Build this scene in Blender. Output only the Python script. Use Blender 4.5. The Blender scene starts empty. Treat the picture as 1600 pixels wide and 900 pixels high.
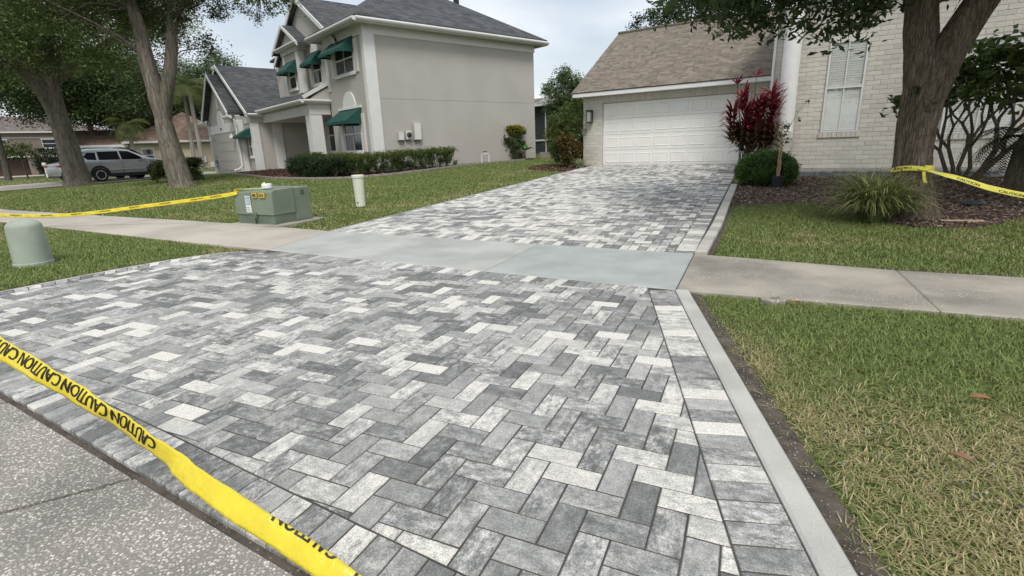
import bpy, math, random
import numpy as np
from mathutils import Vector, Matrix
random.seed(7); RNG=np.random.default_rng(11)
S=bpy.context.scene
COL=S.collection
# ------------------------------------------------------------------ camera
cd=bpy.data.cameras.new('camera'); cam=bpy.data.objects.new('camera',cd); COL.objects.link(cam); S.camera=cam
cd.sensor_width=36; cd.lens=18.0; cd.clip_start=.05; cd.clip_end=2000
rx=(0.90984856,0.41344304,-0.03521998); dn=(0.08019499,-0.25848988,-0.96267946); fw=(-0.40711713,0.87306806,-0.26834271)
M=Matrix(((rx[0],-dn[0],-fw[0],0),(rx[1],-dn[1],-fw[1],0),(rx[2],-dn[2],-fw[2],1.3),(0,0,0,1)))
cam.matrix_world=M
CAM=np.array([0,0,1.3])
# ------------------------------------------------------------------ view
S.view_settings.view_transform='Standard'; S.view_settings.look='None'; S.view_settings.gamma=1
S.view_settings.exposure=0.46
# ------------------------------------------------------------------ world: pale overcast sky with soft breaks of blue
SUN_EL=math.radians(52); SUN_AZ=math.radians(150)      # sun high behind thin cloud, over the photographer's right shoulder
W=bpy.data.worlds.new('World'); S.world=W; W.use_nodes=True
nt=W.node_tree; nt.nodes.clear()
def N(t,k,**kw):
    n=t.nodes.new(k)
    for a,b in kw.items(): setattr(n,a,b)
    return n
out=N(nt,'ShaderNodeOutputWorld'); bg=N(nt,'ShaderNodeBackground'); bg.inputs[1].default_value=.1
sky=N(nt,'ShaderNodeTexSky',sky_type='NISHITA'); sky.sun_disc=False; sky.sun_elevation=SUN_EL; sky.sun_rotation=SUN_AZ; sky.air_density=1.2; sky.dust_density=2.5
tc=N(nt,'ShaderNodeTexCoord'); mp=N(nt,'ShaderNodeMapping'); mp.inputs['Scale'].default_value=(1.0,1.0,2.6); mp.inputs['Rotation'].default_value=(0,0,.7)
nz=N(nt,'ShaderNodeTexNoise'); nz.inputs['Scale'].default_value=2.3; nz.inputs['Detail'].default_value=7; nz.inputs['Roughness'].default_value=.52; nz.inputs['Distortion'].default_value=.5
cr=N(nt,'ShaderNodeValToRGB'); cr.color_ramp.elements[0].position=.36; cr.color_ramp.elements[1].position=.64
cr.color_ramp.elements[0].color=(.50,.50,.50,1); cr.color_ramp.elements[1].color=(1,1,1,1)
nz2=N(nt,'ShaderNodeTexNoise'); nz2.inputs['Scale'].default_value=1.1; nz2.inputs['Detail'].default_value=4
cl=N(nt,'ShaderNodeValToRGB'); cl.color_ramp.elements[0].position=.35; cl.color_ramp.elements[1].position=.65
cl.color_ramp.elements[0].color=(5.6,6.1,6.7,1); cl.color_ramp.elements[1].color=(9.2,9.3,9.4,1)
mx=N(nt,'ShaderNodeMix',data_type='RGBA')
L=nt.links.new
L(tc.outputs['Generated'],mp.inputs[0]); L(mp.outputs[0],nz.inputs[0]); L(mp.outputs[0],nz2.inputs[0])
L(nz.outputs[0],cr.inputs[0]); L(nz2.outputs[0],cl.inputs[0]); L(cr.outputs[0],mx.inputs[0]); L(sky.outputs[0],mx.inputs[6]); L(cl.outputs[0],mx.inputs[7])
L(mx.outputs[2],bg.inputs[0]); L(bg.outputs[0],out.inputs[0])
sd=bpy.data.lights.new('sun','SUN'); so=bpy.data.objects.new('sun',sd); COL.objects.link(so)
sd.energy=1.7; sd.angle=math.radians(18); sd.color=(1,.965,.91)
d=Vector((math.sin(SUN_AZ)*math.cos(SUN_EL),math.cos(SUN_AZ)*math.cos(SUN_EL),math.sin(SUN_EL)))
so.rotation_euler=d.to_track_quat('Z','Y').to_euler(); so.location=(0,0,40)
S.render.engine='CYCLES'

# ================================================================== helpers
def ss(a,b,x):
    t=np.clip((np.asarray(x,float)-a)/(b-a),0,1); return t*t*(3-2*t)
def G(x,y):
    x=np.asarray(x,float); y=np.asarray(y,float)
    r=np.where(y<6.2,0,np.where(y<18.5,.038*(y-6.2),.4674+.02*(np.minimum(y,32)-18.5)))
    return r*np.maximum(.3,ss(-34,-22,x))-.6*(1-ss(-75,-45,x))
def g(x,y): return float(G(x,y))
def mk(name,verts,faces,mat,parent=None,smooth=False,tone=None):
    me=bpy.data.meshes.new(name)
    me.from_pydata([tuple(map(float,v)) for v in verts],[],[tuple(map(int,f)) for f in faces])
    if mat: me.materials.append(mat)
    if smooth: me.polygons.foreach_set('use_smooth',[True]*len(me.polygons))
    if tone is not None:
        for k,arr in tone.items():
            a=me.attributes.new(k,'FLOAT','POINT'); a.data.foreach_set('value',np.asarray(arr,np.float32))
    me.update()
    o=bpy.data.objects.new(name,me); COL.objects.link(o)
    if parent: o.parent=parent
    return o
def mk_np(name,V,F,mat,parent=None,col=None,smooth=False):
    """fast mesh: V (n,3), F (m,k) all same k; col (n,3)"""
    me=bpy.data.meshes.new(name); n=len(V); m,k=F.shape
    me.vertices.add(n); me.vertices.foreach_set('co',np.ascontiguousarray(V,np.float32).ravel())
    me.loops.add(m*k); me.loops.foreach_set('vertex_index',np.ascontiguousarray(F,np.int32).ravel())
    me.polygons.add(m); me.polygons.foreach_set('loop_start',np.arange(0,m*k,k,dtype=np.int32)); me.polygons.foreach_set('loop_total',np.full(m,k,np.int32))
    if mat: me.materials.append(mat)
    if col is not None:
        a=me.color_attributes.new('col','FLOAT_COLOR','POINT'); c=np.ones((n,4),np.float32); c[:,:3]=col; a.data.foreach_set('color',c.ravel())
    me.update(calc_edges=True); me.validate()
    if smooth: me.polygons.foreach_set('use_smooth',[True]*len(me.polygons))
    o=bpy.data.objects.new(name,me); COL.objects.link(o)
    if parent: o.parent=parent
    return o
def tag(o,label,cat,group=None):
    o['label']=label; o['category']=cat
    if group: o['group']=group
    return o
def kind(o,k): o['kind']=k; return o
def lab(o,s): o['label']=s; return o
def thing(name,label,cat,loc=(0,0,0),rz=0,group=None):
    o=bpy.data.objects.new(name,None); COL.objects.link(o); o.location=loc; o.rotation_euler=(0,0,rz); o.empty_display_size=.2
    return tag(o,label,cat,group)
def copy_tree(o,parent=None):
    c=o.copy(); COL.objects.link(c)
    if parent: c.parent=parent
    for ch in [q for q in bpy.data.objects if q.parent==o]: copy_tree(ch,c)
    return c
class MB:
    def __init__(s): s.v=[]; s.f=[]
    def add(s,v,f):
        b=len(s.v); s.v+= [tuple(q) for q in v]; s.f+=[tuple(i+b for i in q) for q in f]; return s
    def box(s,x0,x1,y0,y1,z0,z1,b=0):
        if b<=0:
            v=[(x,y,z) for z in (z0,z1) for x,y in ((x0,y0),(x1,y0),(x1,y1),(x0,y1))]
            return s.add(v,[(3,2,1,0),(4,5,6,7),(0,1,5,4),(1,2,6,5),(2,3,7,6),(3,0,4,7)])
        v=[];f=[]
        # bevelled box: bottom ring, top ring, inset top
        rings=[(0,z0+b,b and b),(0,z0+b,0),(0,z1-b,0),(0,z1,b)]
        rings=[(b,z0),(0,z0+b),(0,z1-b),(b,z1)]
        for i,z in rings:
            c=b
            v+=[(x0+i+c,y0+i,z),(x1-i-c,y0+i,z),(x1-i,y0+i+c,z),(x1-i,y1-i-c,z),(x1-i-c,y1-i,z),(x0+i+c,y1-i,z),(x0+i,y1-i-c,z),(x0+i,y0+i+c,z)]
        for r in range(3):
            for k in range(8): f.append((r*8+k,r*8+(k+1)%8,(r+1)*8+(k+1)%8,(r+1)*8+k))
        f.append(tuple(range(7,-1,-1))); f.append(tuple(range(24,32)))
        return s.add(v,f)
    def prism(s,poly,z0,z1):
        n=len(poly); v=[(x,y,z0) for x,y in poly]+[(x,y,z1) for x,y in poly]
        return s.add(v,[tuple(range(n-1,-1,-1)),tuple(range(n,2*n))]+[(i,(i+1)%n,n+(i+1)%n,n+i) for i in range(n)])
    def slab(s,pts,t):
        """closed thin solid from planar ccw polygon pts (3d) extruded by vector t"""
        n=len(pts); a=[Vector(p) for p in pts]; t=Vector(t); v=[tuple(p) for p in a]+[tuple(p+t) for p in a]
        return s.add(v,[tuple(range(n)),tuple(range(2*n-1,n-1,-1))]+[(i,n+i,n+(i+1)%n,(i+1)%n) for i in range(n)])
    def tube(s,pts,rad,n=10,cap=True,jit=0,flat=1.0):
        P=[Vector(p) for p in pts]; 
        if not hasattr(rad,'__len__'): rad=[rad]*len(P)
        v=[];ref=Vector((0,0,1))
        prev=None
        for i,p in enumerate(P):
            t=(P[min(i+1,len(P)-1)]-P[max(i-1,0)]).normalized()
            if prev is None:
                a=t.cross(Vector((1,0,0)) if abs(t.z)>.8 else Vector((0,0,1))).normalized()
            else:
                a=(prev-t*prev.dot(t)).normalized()
            prev=a; b=t.cross(a)
            for k in range(n):
                th=2*math.pi*k/n; r=rad[i]*(1+ (random.uniform(-jit,jit) if jit else 0))
                v.append(tuple(p+a*math.cos(th)*r+b*math.sin(th)*r*flat))
        f=[]
        for i in range(len(P)-1):
            for k in range(n): f.append((i*n+k,i*n+(k+1)%n,(i+1)*n+(k+1)%n,(i+1)*n+k))
        if cap: f.append(tuple(range(n-1,-1,-1))); f.append(tuple((len(P)-1)*n+k for k in range(n)))
        return s.add(v,f)
    def lathe(s,prof,c=(0,0,0),n=24,sx=1,sy=1):
        v=[];f=[]
        for r,z in prof:
            for k in range(n):
                th=2*math.pi*k/n; v.append((c[0]+r*sx*math.cos(th),c[1]+r*sy*math.sin(th),c[2]+z))
        m=len(prof)
        for i in range(m-1):
            for k in range(n): f.append((i*n+k,i*n+(k+1)%n,(i+1)*n+(k+1)%n,(i+1)*n+k))
        f.append(tuple(range(n-1,-1,-1))); f.append(tuple((m-1)*n+k for k in range(n)))
        return s.add(v,f)
    def build(s,name,mat,parent=None,smooth=False):
        o=mk(name,s.v,s.f,mat,parent)
        if smooth:
            me=o.data; me.polygons.foreach_set('use_smooth',[True]*len(me.polygons))
            if hasattr(me,'set_sharp_from_angle'): me.set_sharp_from_angle(angle=math.radians(35))
        return o
# ------------------------------------------------------------------ numpy value noise for patches
_perm=RNG.random((64,64))
def vnoise(x,y,s):
    x=np.asarray(x)/s; y=np.asarray(y)/s; xi=np.floor(x).astype(int); yi=np.floor(y).astype(int); fx=x-xi; fy=y-yi
    fx=fx*fx*(3-2*fx); fy=fy*fy*(3-2*fy); a=_perm[xi%64,yi%64]; b=_perm[(xi+1)%64,yi%64]; c=_perm[xi%64,(yi+1)%64]; e=_perm[(xi+1)%64,(yi+1)%64]
    return (a*(1-fx)+b*fx)*(1-fy)+(c*(1-fx)+e*fx)*fy
def inpoly(x,y,poly):
    r=np.zeros(len(x),bool); n=len(poly)
    for i in range(n):
        x1,y1=poly[i]; x2,y2=poly[(i+1)%n]
        if y1==y2: continue
        c=((y1>y)!=(y2>y))&(x<(x2-x1)*(y-y1)/(y2-y1)+x1); r^=c
    return r
# ================================================================== materials
MATS={}
def newmat(name):
    m=bpy.data.materials.new(name); m.use_nodes=True; t=m.node_tree; b=t.nodes['Principled BSDF']; MATS[name]=m; return m,t,b
def ramp(t,els):
    r=N(t,'ShaderNodeValToRGB'); e=r.color_ramp.elements
    while len(e)<len(els): e.new(.5)
    for q,(p,c) in zip(e,els): q.position=p; q.color=(*c,1)
    return r
def mat(name,c,rough=.7,var=.12,scale=6,bump=.0,bscale=60,metal=0,stretch=(1,1,1),spec=.4,fine=None):
    """noisy two-scale painted/mineral surface"""
    m,t,b=newmat(name); l=t.links.new
    tc=N(t,'ShaderNodeTexCoord'); mp=N(t,'ShaderNodeMapping'); mp.inputs['Scale'].default_value=stretch; l(tc.outputs['Object'],mp.inputs[0])
    n1=N(t,'ShaderNodeTexNoise'); n1.inputs['Scale'].default_value=scale; n1.inputs['Detail'].default_value=6; n1.inputs['Roughness'].default_value=.6
    l(mp.outputs[0],n1.inputs[0])
    c=np.array(c); r=ramp(t,[(.3,tuple(c*(1-var))),(.7,tuple(np.minimum(c*(1+var),.95)))]); l(n1.outputs[0],r.inputs[0])
    last=r.outputs[0]
    n2=N(t,'ShaderNodeTexNoise'); n2.inputs['Scale'].default_value=bscale; n2.inputs['Detail'].default_value=4; l(mp.outputs[0],n2.inputs[0])
    if fine:
        mxx=N(t,'ShaderNodeMix',data_type='RGBA',blend_type='MULTIPLY'); mxx.inputs[0].default_value=1
        r2=ramp(t,[(.3,(1-fine,)*3),(.7,(1,1,1))]); l(n2.outputs[0],r2.inputs[0]); l(last,mxx.inputs[6]); l(r2.outputs[0],mxx.inputs[7]); last=mxx.outputs[2]
    l(last,b.inputs['Base Color']); b.inputs['Roughness'].default_value=rough; b.inputs['Metallic'].default_value=metal; b.inputs['Specular IOR Level'].default_value=spec
    if bump:
        bp=N(t,'ShaderNodeBump'); bp.inputs['Strength'].default_value=bump; bp.inputs['Distance'].default_value=.01; l(n2.outputs[0],bp.inputs['Height']); l(bp.outputs[0],b.inputs['Normal'])
    return m
def attr_mat(name,atype,builder):
    m,t,b=newmat(name); l=t.links.new
    def A(k):
        a=N(t,'ShaderNodeAttribute',attribute_type=atype,attribute_name=k); return a.outputs['Fac']
    builder(t,b,l,A); return m
# paver: tone, seed, dirn attributes; marbled white and charcoal in one stone, fine sparkle of grit
def paver_b(t,b,l,A):
    geo=N(t,'ShaderNodeNewGeometry'); tone=A('tone'); seed=A('seed'); dr=A('dirn')
    sc1=N(t,'ShaderNodeVectorMath',operation='MULTIPLY'); sc1.inputs[1].default_value=(12,21,14)
    sc2=N(t,'ShaderNodeVectorMath',operation='MULTIPLY'); sc2.inputs[1].default_value=(21,12,14)
    l(geo.outputs['Position'],sc1.inputs[0]); l(geo.outputs['Position'],sc2.inputs[0])
    mv=N(t,'ShaderNodeMix',data_type='VECTOR'); l(dr,mv.inputs[0]); l(sc1.outputs[0],mv.inputs[4]); l(sc2.outputs[0],mv.inputs[5])
    ml=N(t,'ShaderNodeMath',operation='MULTIPLY'); ml.inputs[1].default_value=91.7; l(seed,ml.inputs[0])
    ad=N(t,'ShaderNodeVectorMath',operation='ADD'); l(mv.outputs[1],ad.inputs[0]); l(ml.outputs[0],ad.inputs[1])
    n1=N(t,'ShaderNodeTexNoise'); n1.inputs['Scale'].default_value=1; n1.inputs['Detail'].default_value=10; n1.inputs['Roughness'].default_value=.80; l(ad.outputs[0],n1.inputs[0])
    # marble value = tone + (noise-.5)*amp
    s=N(t,'ShaderNodeMath',operation='MULTIPLY_ADD'); s.inputs[1].default_value=3.3; s.inputs[2].default_value=-1.63; l(n1.outputs[0],s.inputs[0])
    fr_=N(t,'ShaderNodeMath',operation='MULTIPLY'); fr_.inputs[1].default_value=7.31; l(seed,fr_.inputs[0]); f2=N(t,'ShaderNodeMath',operation='FRACT'); l(fr_.outputs[0],f2.inputs[0])
    am=N(t,'ShaderNodeMath',operation='MULTIPLY_ADD'); am.inputs[1].default_value=1.05; am.inputs[2].default_value=.25; l(f2.outputs[0],am.inputs[0])
    s9=N(t,'ShaderNodeMath',operation='MULTIPLY'); l(s.outputs[0],s9.inputs[0]); l(am.outputs[0],s9.inputs[1])
    a2=N(t,'ShaderNodeMath',operation='ADD'); l(s9.outputs[0],a2.inputs[0]); l(tone,a2.inputs[1])
    r=ramp(t,[(.0,(.125,.128,.126)),(.30,(.212,.215,.209)),(.52,(.335,.337,.323)),(.76,(.50,.492,.462)),(1,(.68,.66,.605))]); l(a2.outputs[0],r.inputs[0])
    # grit
    n2=N(t,'ShaderNodeTexNoise'); n2.inputs['Scale'].default_value=190; n2.inputs['Detail'].default_value=3; l(geo.outputs['Position'],n2.inputs[0])
    r2=ramp(t,[(.36,(.66,.66,.66)),(.60,(1.14,1.14,1.13))]); l(n2.outputs[0],r2.inputs[0])
    mm=N(t,'ShaderNodeMix',data_type='RGBA',blend_type='MULTIPLY'); mm.inputs[0].default_value=1; l(r.outputs[0],mm.inputs[6]); l(r2.outputs[0],mm.inputs[7])
    vo=N(t,'ShaderNodeTexVoronoi'); vo.inputs['Scale'].default_value=95; l(geo.outputs['Position'],vo.inputs[0])
    r3=ramp(t,[(.0,(1,1,1)),(.13,(1,1,1)),(.2,(0,0,0))]); l(vo.outputs['Distance'],r3.inputs[0])
    n3=N(t,'ShaderNodeTexNoise'); n3.inputs['Scale'].default_value=3.1; l(geo.outputs['Position'],n3.inputs[0])
    r4=ramp(t,[(.42,(0,0,0)),(.68,(.55,.55,.55))]); l(n3.outputs[0],r4.inputs[0])
    mu=N(t,'ShaderNodeMath',operation='MULTIPLY'); l(r3.outputs[0],mu.inputs[0]); l(r4.outputs[0],mu.inputs[1])
    m2=N(t,'ShaderNodeMix',data_type='RGBA'); m2.inputs[7].default_value=(.62,.62,.6,1); l(mu.outputs[0],m2.inputs[0]); l(mm.outputs[2],m2.inputs[6])
    l(m2.outputs[2],b.inputs['Base Color']); b.inputs['Roughness'].default_value=.72; b.inputs['Specular IOR Level'].default_value=.35
    bp=N(t,'ShaderNodeBump'); bp.inputs['Strength'].default_value=.35; bp.inputs['Distance'].default_value=.003; l(n2.outputs[0],bp.inputs['Height']); l(bp.outputs[0],b.inputs['Normal'])
PAV_O=attr_mat('paver_stone','OBJECT',paver_b); PAV_G=attr_mat('paver_stone_mass','GEOMETRY',paver_b)
def toned(cols,rough=.85,nscale=30,namp=.25,bump=.4,stretch=(1,1,1)):
    def bld(t,b,l,A):
        geo=N(t,'ShaderNodeNewGeometry'); r=ramp(t,cols); l(A('tone'),r.inputs[0])
        mpp=N(t,'ShaderNodeMapping'); mpp.inputs['Scale'].default_value=stretch; l(geo.outputs['Position'],mpp.inputs[0])
        n=N(t,'ShaderNodeTexNoise'); n.inputs['Scale'].default_value=nscale; n.inputs['Detail'].default_value=5; l(mpp.outputs[0],n.inputs[0])
        r2=ramp(t,[(.3,(1-namp,)*3),(.7,(1+namp*.3,)*3)]); l(n.outputs[0],r2.inputs[0])
        mm=N(t,'ShaderNodeMix',data_type='RGBA',blend_type='MULTIPLY'); mm.inputs[0].default_value=1; l(r.outputs[0],mm.inputs[6]); l(r2.outputs[0],mm.inputs[7])
        l(mm.outputs[2],b.inputs['Base Color']); b.inputs['Roughness'].default_value=rough; b.inputs['Specular IOR Level'].default_value=.25
        bp=N(t,'ShaderNodeBump'); bp.inputs['Strength'].default_value=bump; bp.inputs['Distance'].default_value=.004; l(n.outputs[0],bp.inputs['Height']); l(bp.outputs[0],b.inputs['Normal'])
    return bld
brk=toned([(0,(.50,.48,.42)),(.5,(.59,.565,.50)),(1,(.66,.635,.57))],nscale=45,namp=.10)
BRK_O=attr_mat('painted_brick','OBJECT',brk); BRK_G=attr_mat('painted_brick_mass','GEOMETRY',brk)
shg=toned([(0,(.125,.108,.086)),(.35,(.178,.153,.124)),(.7,(.22,.19,.155)),(1,(.285,.248,.205))],nscale=120,namp=.3)
SHG_O=attr_mat('brown_shingle','OBJECT',shg); SHG_G=attr_mat('brown_shingle_mass','GEOMETRY',shg)
kst=toned([(0,(.36,.35,.32)),(1,(.56,.54,.49))],nscale=60,namp=.25)
KST_O=attr_mat('kerb_stone','OBJECT',kst)

def concrete(name,c,speck=.0,blot=(.8,1.08),bl_scale=1.3,rough=.8,speckc=(.75,.73,.66),sscale=70):
    m,t,b=newmat(name); l=t.links.new; geo=N(t,'ShaderNodeNewGeometry')
    n1=N(t,'ShaderNodeTexNoise'); n1.inputs['Scale'].default_value=bl_scale; n1.inputs['Detail'].default_value=7; n1.inputs['Roughness'].default_value=.55; l(geo.outputs['Position'],n1.inputs[0])
    c=np.array(c); r=ramp(t,[(.36,tuple(c*blot[0])),(.62,tuple(c*blot[1]))]); l(n1.outputs[0],r.inputs[0])
    n2=N(t,'ShaderNodeTexNoise'); n2.inputs['Scale'].default_value=140; n2.inputs['Detail'].default_value=5; l(geo.outputs['Position'],n2.inputs[0])
    r2=ramp(t,[(.3,(.86,.86,.86)),(.7,(1.06,1.06,1.06))]); l(n2.outputs[0],r2.inputs[0])
    mm=N(t,'ShaderNodeMix',data_type='RGBA',blend_type='MULTIPLY'); mm.inputs[0].default_value=1; l(r.outputs[0],mm.inputs[6]); l(r2.outputs[0],mm.inputs[7]); last=mm.outputs[2]
    if speck:
        vo=N(t,'ShaderNodeTexVoronoi'); vo.inputs['Scale'].default_value=sscale; l(geo.outputs['Position'],vo.inputs[0])
        r3=ramp(t,[(.12,(1,1,1)),(.26,(0,0,0))]); l(vo.outputs['Distance'],r3.inputs[0])
        gt=N(t,'ShaderNodeMath',operation='MULTIPLY'); gt.inputs[1].default_value=speck; l(r3.outputs[0],gt.inputs[0])
        n4=N(t,'ShaderNodeTexNoise'); n4.inputs['Scale'].default_value=1.8; n4.inputs['Detail'].default_value=3; l(geo.outputs['Position'],n4.inputs[0])
        r5=ramp(t,[(.4,(.1,.1,.1)),(.62,(1,1,1))]); l(n4.outputs[0],r5.inputs[0])
        g2=N(t,'ShaderNodeMath',operation='MULTIPLY'); l(gt.outputs[0],g2.inputs[0]); l(r5.outputs[0],g2.inputs[1])
        m3=N(t,'ShaderNodeMix',data_type='RGBA'); m3.inputs[7].default_value=(*speckc,1); l(g2.outputs[0],m3.inputs[0]); l(last,m3.inputs[6]); last=m3.outputs[2]
    l(last,b.inputs['Base Color']); b.inputs['Roughness'].default_value=rough; b.inputs['Specular IOR Level'].default_value=.35
    bp=N(t,'ShaderNodeBump'); bp.inputs['Strength'].default_value=.3; bp.inputs['Distance'].default_value=.003; l(n2.outputs[0],bp.inputs['Height']); l(bp.outputs[0],b.inputs['Normal'])
    return m
NEWC=concrete('fresh_concrete',(.425,.43,.40),blot=(.82,1.09),bl_scale=1.4,rough=.62)
KERBC=concrete('kerb_concrete',(.47,.465,.43),blot=(.86,1.05),bl_scale=3)
OLDC=concrete('old_concrete',(.36,.33,.28),speck=1.0,blot=(.60,1.15),bl_scale=1.0,sscale=48)
WETC=concrete('curing_concrete',(.385,.408,.388),blot=(.86,1.08),bl_scale=1.8,rough=.5)
LEFTC=concrete('pale_old_concrete',(.46,.42,.36),speck=.3,blot=(.8,1.06),bl_scale=.8)
SAND=concrete('joint_sand',(.07,.066,.058),blot=(.7,1.1),bl_scale=5)
DIRT=concrete('dark_dirt',(.085,.07,.055),speck=.9,blot=(.6,1.3),bl_scale=9,speckc=(.34,.32,.29),sscale=60)
def road_mat():
    m,t,b=newmat('exposed_aggregate'); l=t.links.new; geo=N(t,'ShaderNodeNewGeometry')
    wp=N(t,'ShaderNodeTexNoise'); wp.inputs['Scale'].default_value=25; l(geo.outputs['Position'],wp.inputs[0])
    av=N(t,'ShaderNodeMix',data_type='VECTOR'); av.inputs[0].default_value=.018; l(geo.outputs['Position'],av.inputs[4]); l(wp.outputs['Color'],av.inputs[5])
    vo=N(t,'ShaderNodeTexVoronoi'); vo.inputs['Scale'].default_value=95; vo.inputs['Randomness'].default_value=1; l(av.outputs[1],vo.inputs[0])
    sep=N(t,'ShaderNodeSeparateColor'); l(vo.outputs['Color'],sep.inputs[0])
    rc=ramp(t,[(0,(.25,.234,.21)),(.45,(.38,.355,.315)),(.75,(.53,.50,.445)),(1,(.74,.70,.63))]); l(sep.outputs[0],rc.inputs[0])
    rd=ramp(t,[(.40,(1,1,1)),(.56,(0,0,0))]); l(vo.outputs['Distance'],rd.inputs[0])
    n1=N(t,'ShaderNodeTexNoise'); n1.inputs['Scale'].default_value=1.7; n1.inputs['Detail'].default_value=6; l(geo.outputs['Position'],n1.inputs[0])
    r1=ramp(t,[(.35,(.70,.70,.70)),(.65,(1.08,1.08,1.08))]); l(n1.outputs[0],r1.inputs[0])
    mm=N(t,'ShaderNodeMix',data_type='RGBA'); mm.inputs[6].default_value=(.235,.22,.198,1); l(rd.outputs[0],mm.inputs[0]); l(rc.outputs[0],mm.inputs[7])
    m2=N(t,'ShaderNodeMix',data_type='RGBA',blend_type='MULTIPLY'); m2.inputs[0].default_value=1; l(mm.outputs[2],m2.inputs[6]); l(r1.outputs[0],m2.inputs[7])
    # one damp stain
    vd=N(t,'ShaderNodeVectorMath',operation='DISTANCE'); vd.inputs[1].default_value=(-2.37,.53,.0); 
    ws=N(t,'ShaderNodeMix',data_type='VECTOR'); ws.inputs[0].default_value=.12; w2=N(t,'ShaderNodeTexNoise'); w2.inputs['Scale'].default_value=7; w2.inputs['Detail'].default_value=6
    l(geo.outputs['Position'],w2.inputs[0]); l(geo.outputs['Position'],ws.inputs[4]); l(w2.outputs['Color'],ws.inputs[5]); l(ws.outputs[1],vd.inputs[0])
    rs=ramp(t,[(.05,(.48,.46,.43)),(.13,(1,1,1))]); l(vd.outputs['Value'],rs.inputs[0])
    m3=N(t,'ShaderNodeMix',data_type='RGBA',blend_type='MULTIPLY'); m3.inputs[0].default_value=1; l(m2.outputs[2],m3.inputs[6]); l(rs.outputs[0],m3.inputs[7])
    l(m3.outputs[2],b.inputs['Base Color']); b.inputs['Roughness'].default_value=.75
    bp=N(t,'ShaderNodeBump'); bp.inputs['Strength'].default_value=.6; bp.inputs['Distance'].default_value=.004; l(rd.outputs[0],bp.inputs['Height']); l(bp.outputs[0],b.inputs['Normal'])
    return m
ROAD=road_mat()
def ground_mat():
    m,t,b=newmat('lawn_soil'); l=t.links.new; geo=N(t,'ShaderNodeNewGeometry')
    n1=N(t,'ShaderNodeTexNoise'); n1.inputs['Scale'].default_value=.45; n1.inputs['Detail'].default_value=8; n1.inputs['Roughness'].default_value=.65; l(geo.outputs['Position'],n1.inputs[0])
    r=ramp(t,[(.3,(.07,.105,.028)),(.52,(.10,.13,.04)),(.7,(.17,.165,.075))]); l(n1.outputs[0],r.inputs[0])
    n2=N(t,'ShaderNodeTexNoise'); n2.inputs['Scale'].default_value=35; n2.inputs['Detail'].default_value=6; l(geo.outputs['Position'],n2.inputs[0])
    r2=ramp(t,[(.3,(.45,.45,.45)),(.7,(1.25,1.25,1.2))]); l(n2.outputs[0],r2.inputs[0])
    mm=N(t,'ShaderNodeMix',data_type='RGBA',blend_type='MULTIPLY'); mm.inputs[0].default_value=1; l(r.outputs[0],mm.inputs[6]); l(r2.outputs[0],mm.inputs[7])
    l(mm.outputs[2],b.inputs['Base Color']); b.inputs['Roughness'].default_value=.95; b.inputs['Specular IOR Level'].default_value=.1
    bp=N(t,'ShaderNodeBump'); bp.inputs['Strength'].default_value=.8; bp.inputs['Distance'].default_value=.02; l(n2.outputs[0],bp.inputs['Height']); l(bp.outputs[0],b.inputs['Normal'])
    return m
SOIL=ground_mat()
def col_mat(name,rough=.6,trans=.0,spec=.3):
    m,t,b=newmat(name); l=t.links.new; a=N(t,'ShaderNodeAttribute',attribute_name='col')
    l(a.outputs['Color'],b.inputs['Base Color']); b.inputs['Roughness'].default_value=rough; b.inputs['Specular IOR Level'].default_value=spec
    if trans:
        tr=N(t,'ShaderNodeBsdfTranslucent'); ms=N(t,'ShaderNodeMixShader'); ms.inputs[0].default_value=trans
        o=t.nodes['Material Output']; l(a.outputs['Color'],tr.inputs[0]); l(b.outputs[0],ms.inputs[1]); l(tr.outputs[0],ms.inputs[2]); l(ms.outputs[0],o.inputs[0])
    return m
LEAF=col_mat('leaf',.5,.38,.3); BLADE=col_mat('grass_blade',.65,.25,.2); CHIP=col_mat('mulch_chip',.9,0,.1)
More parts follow.
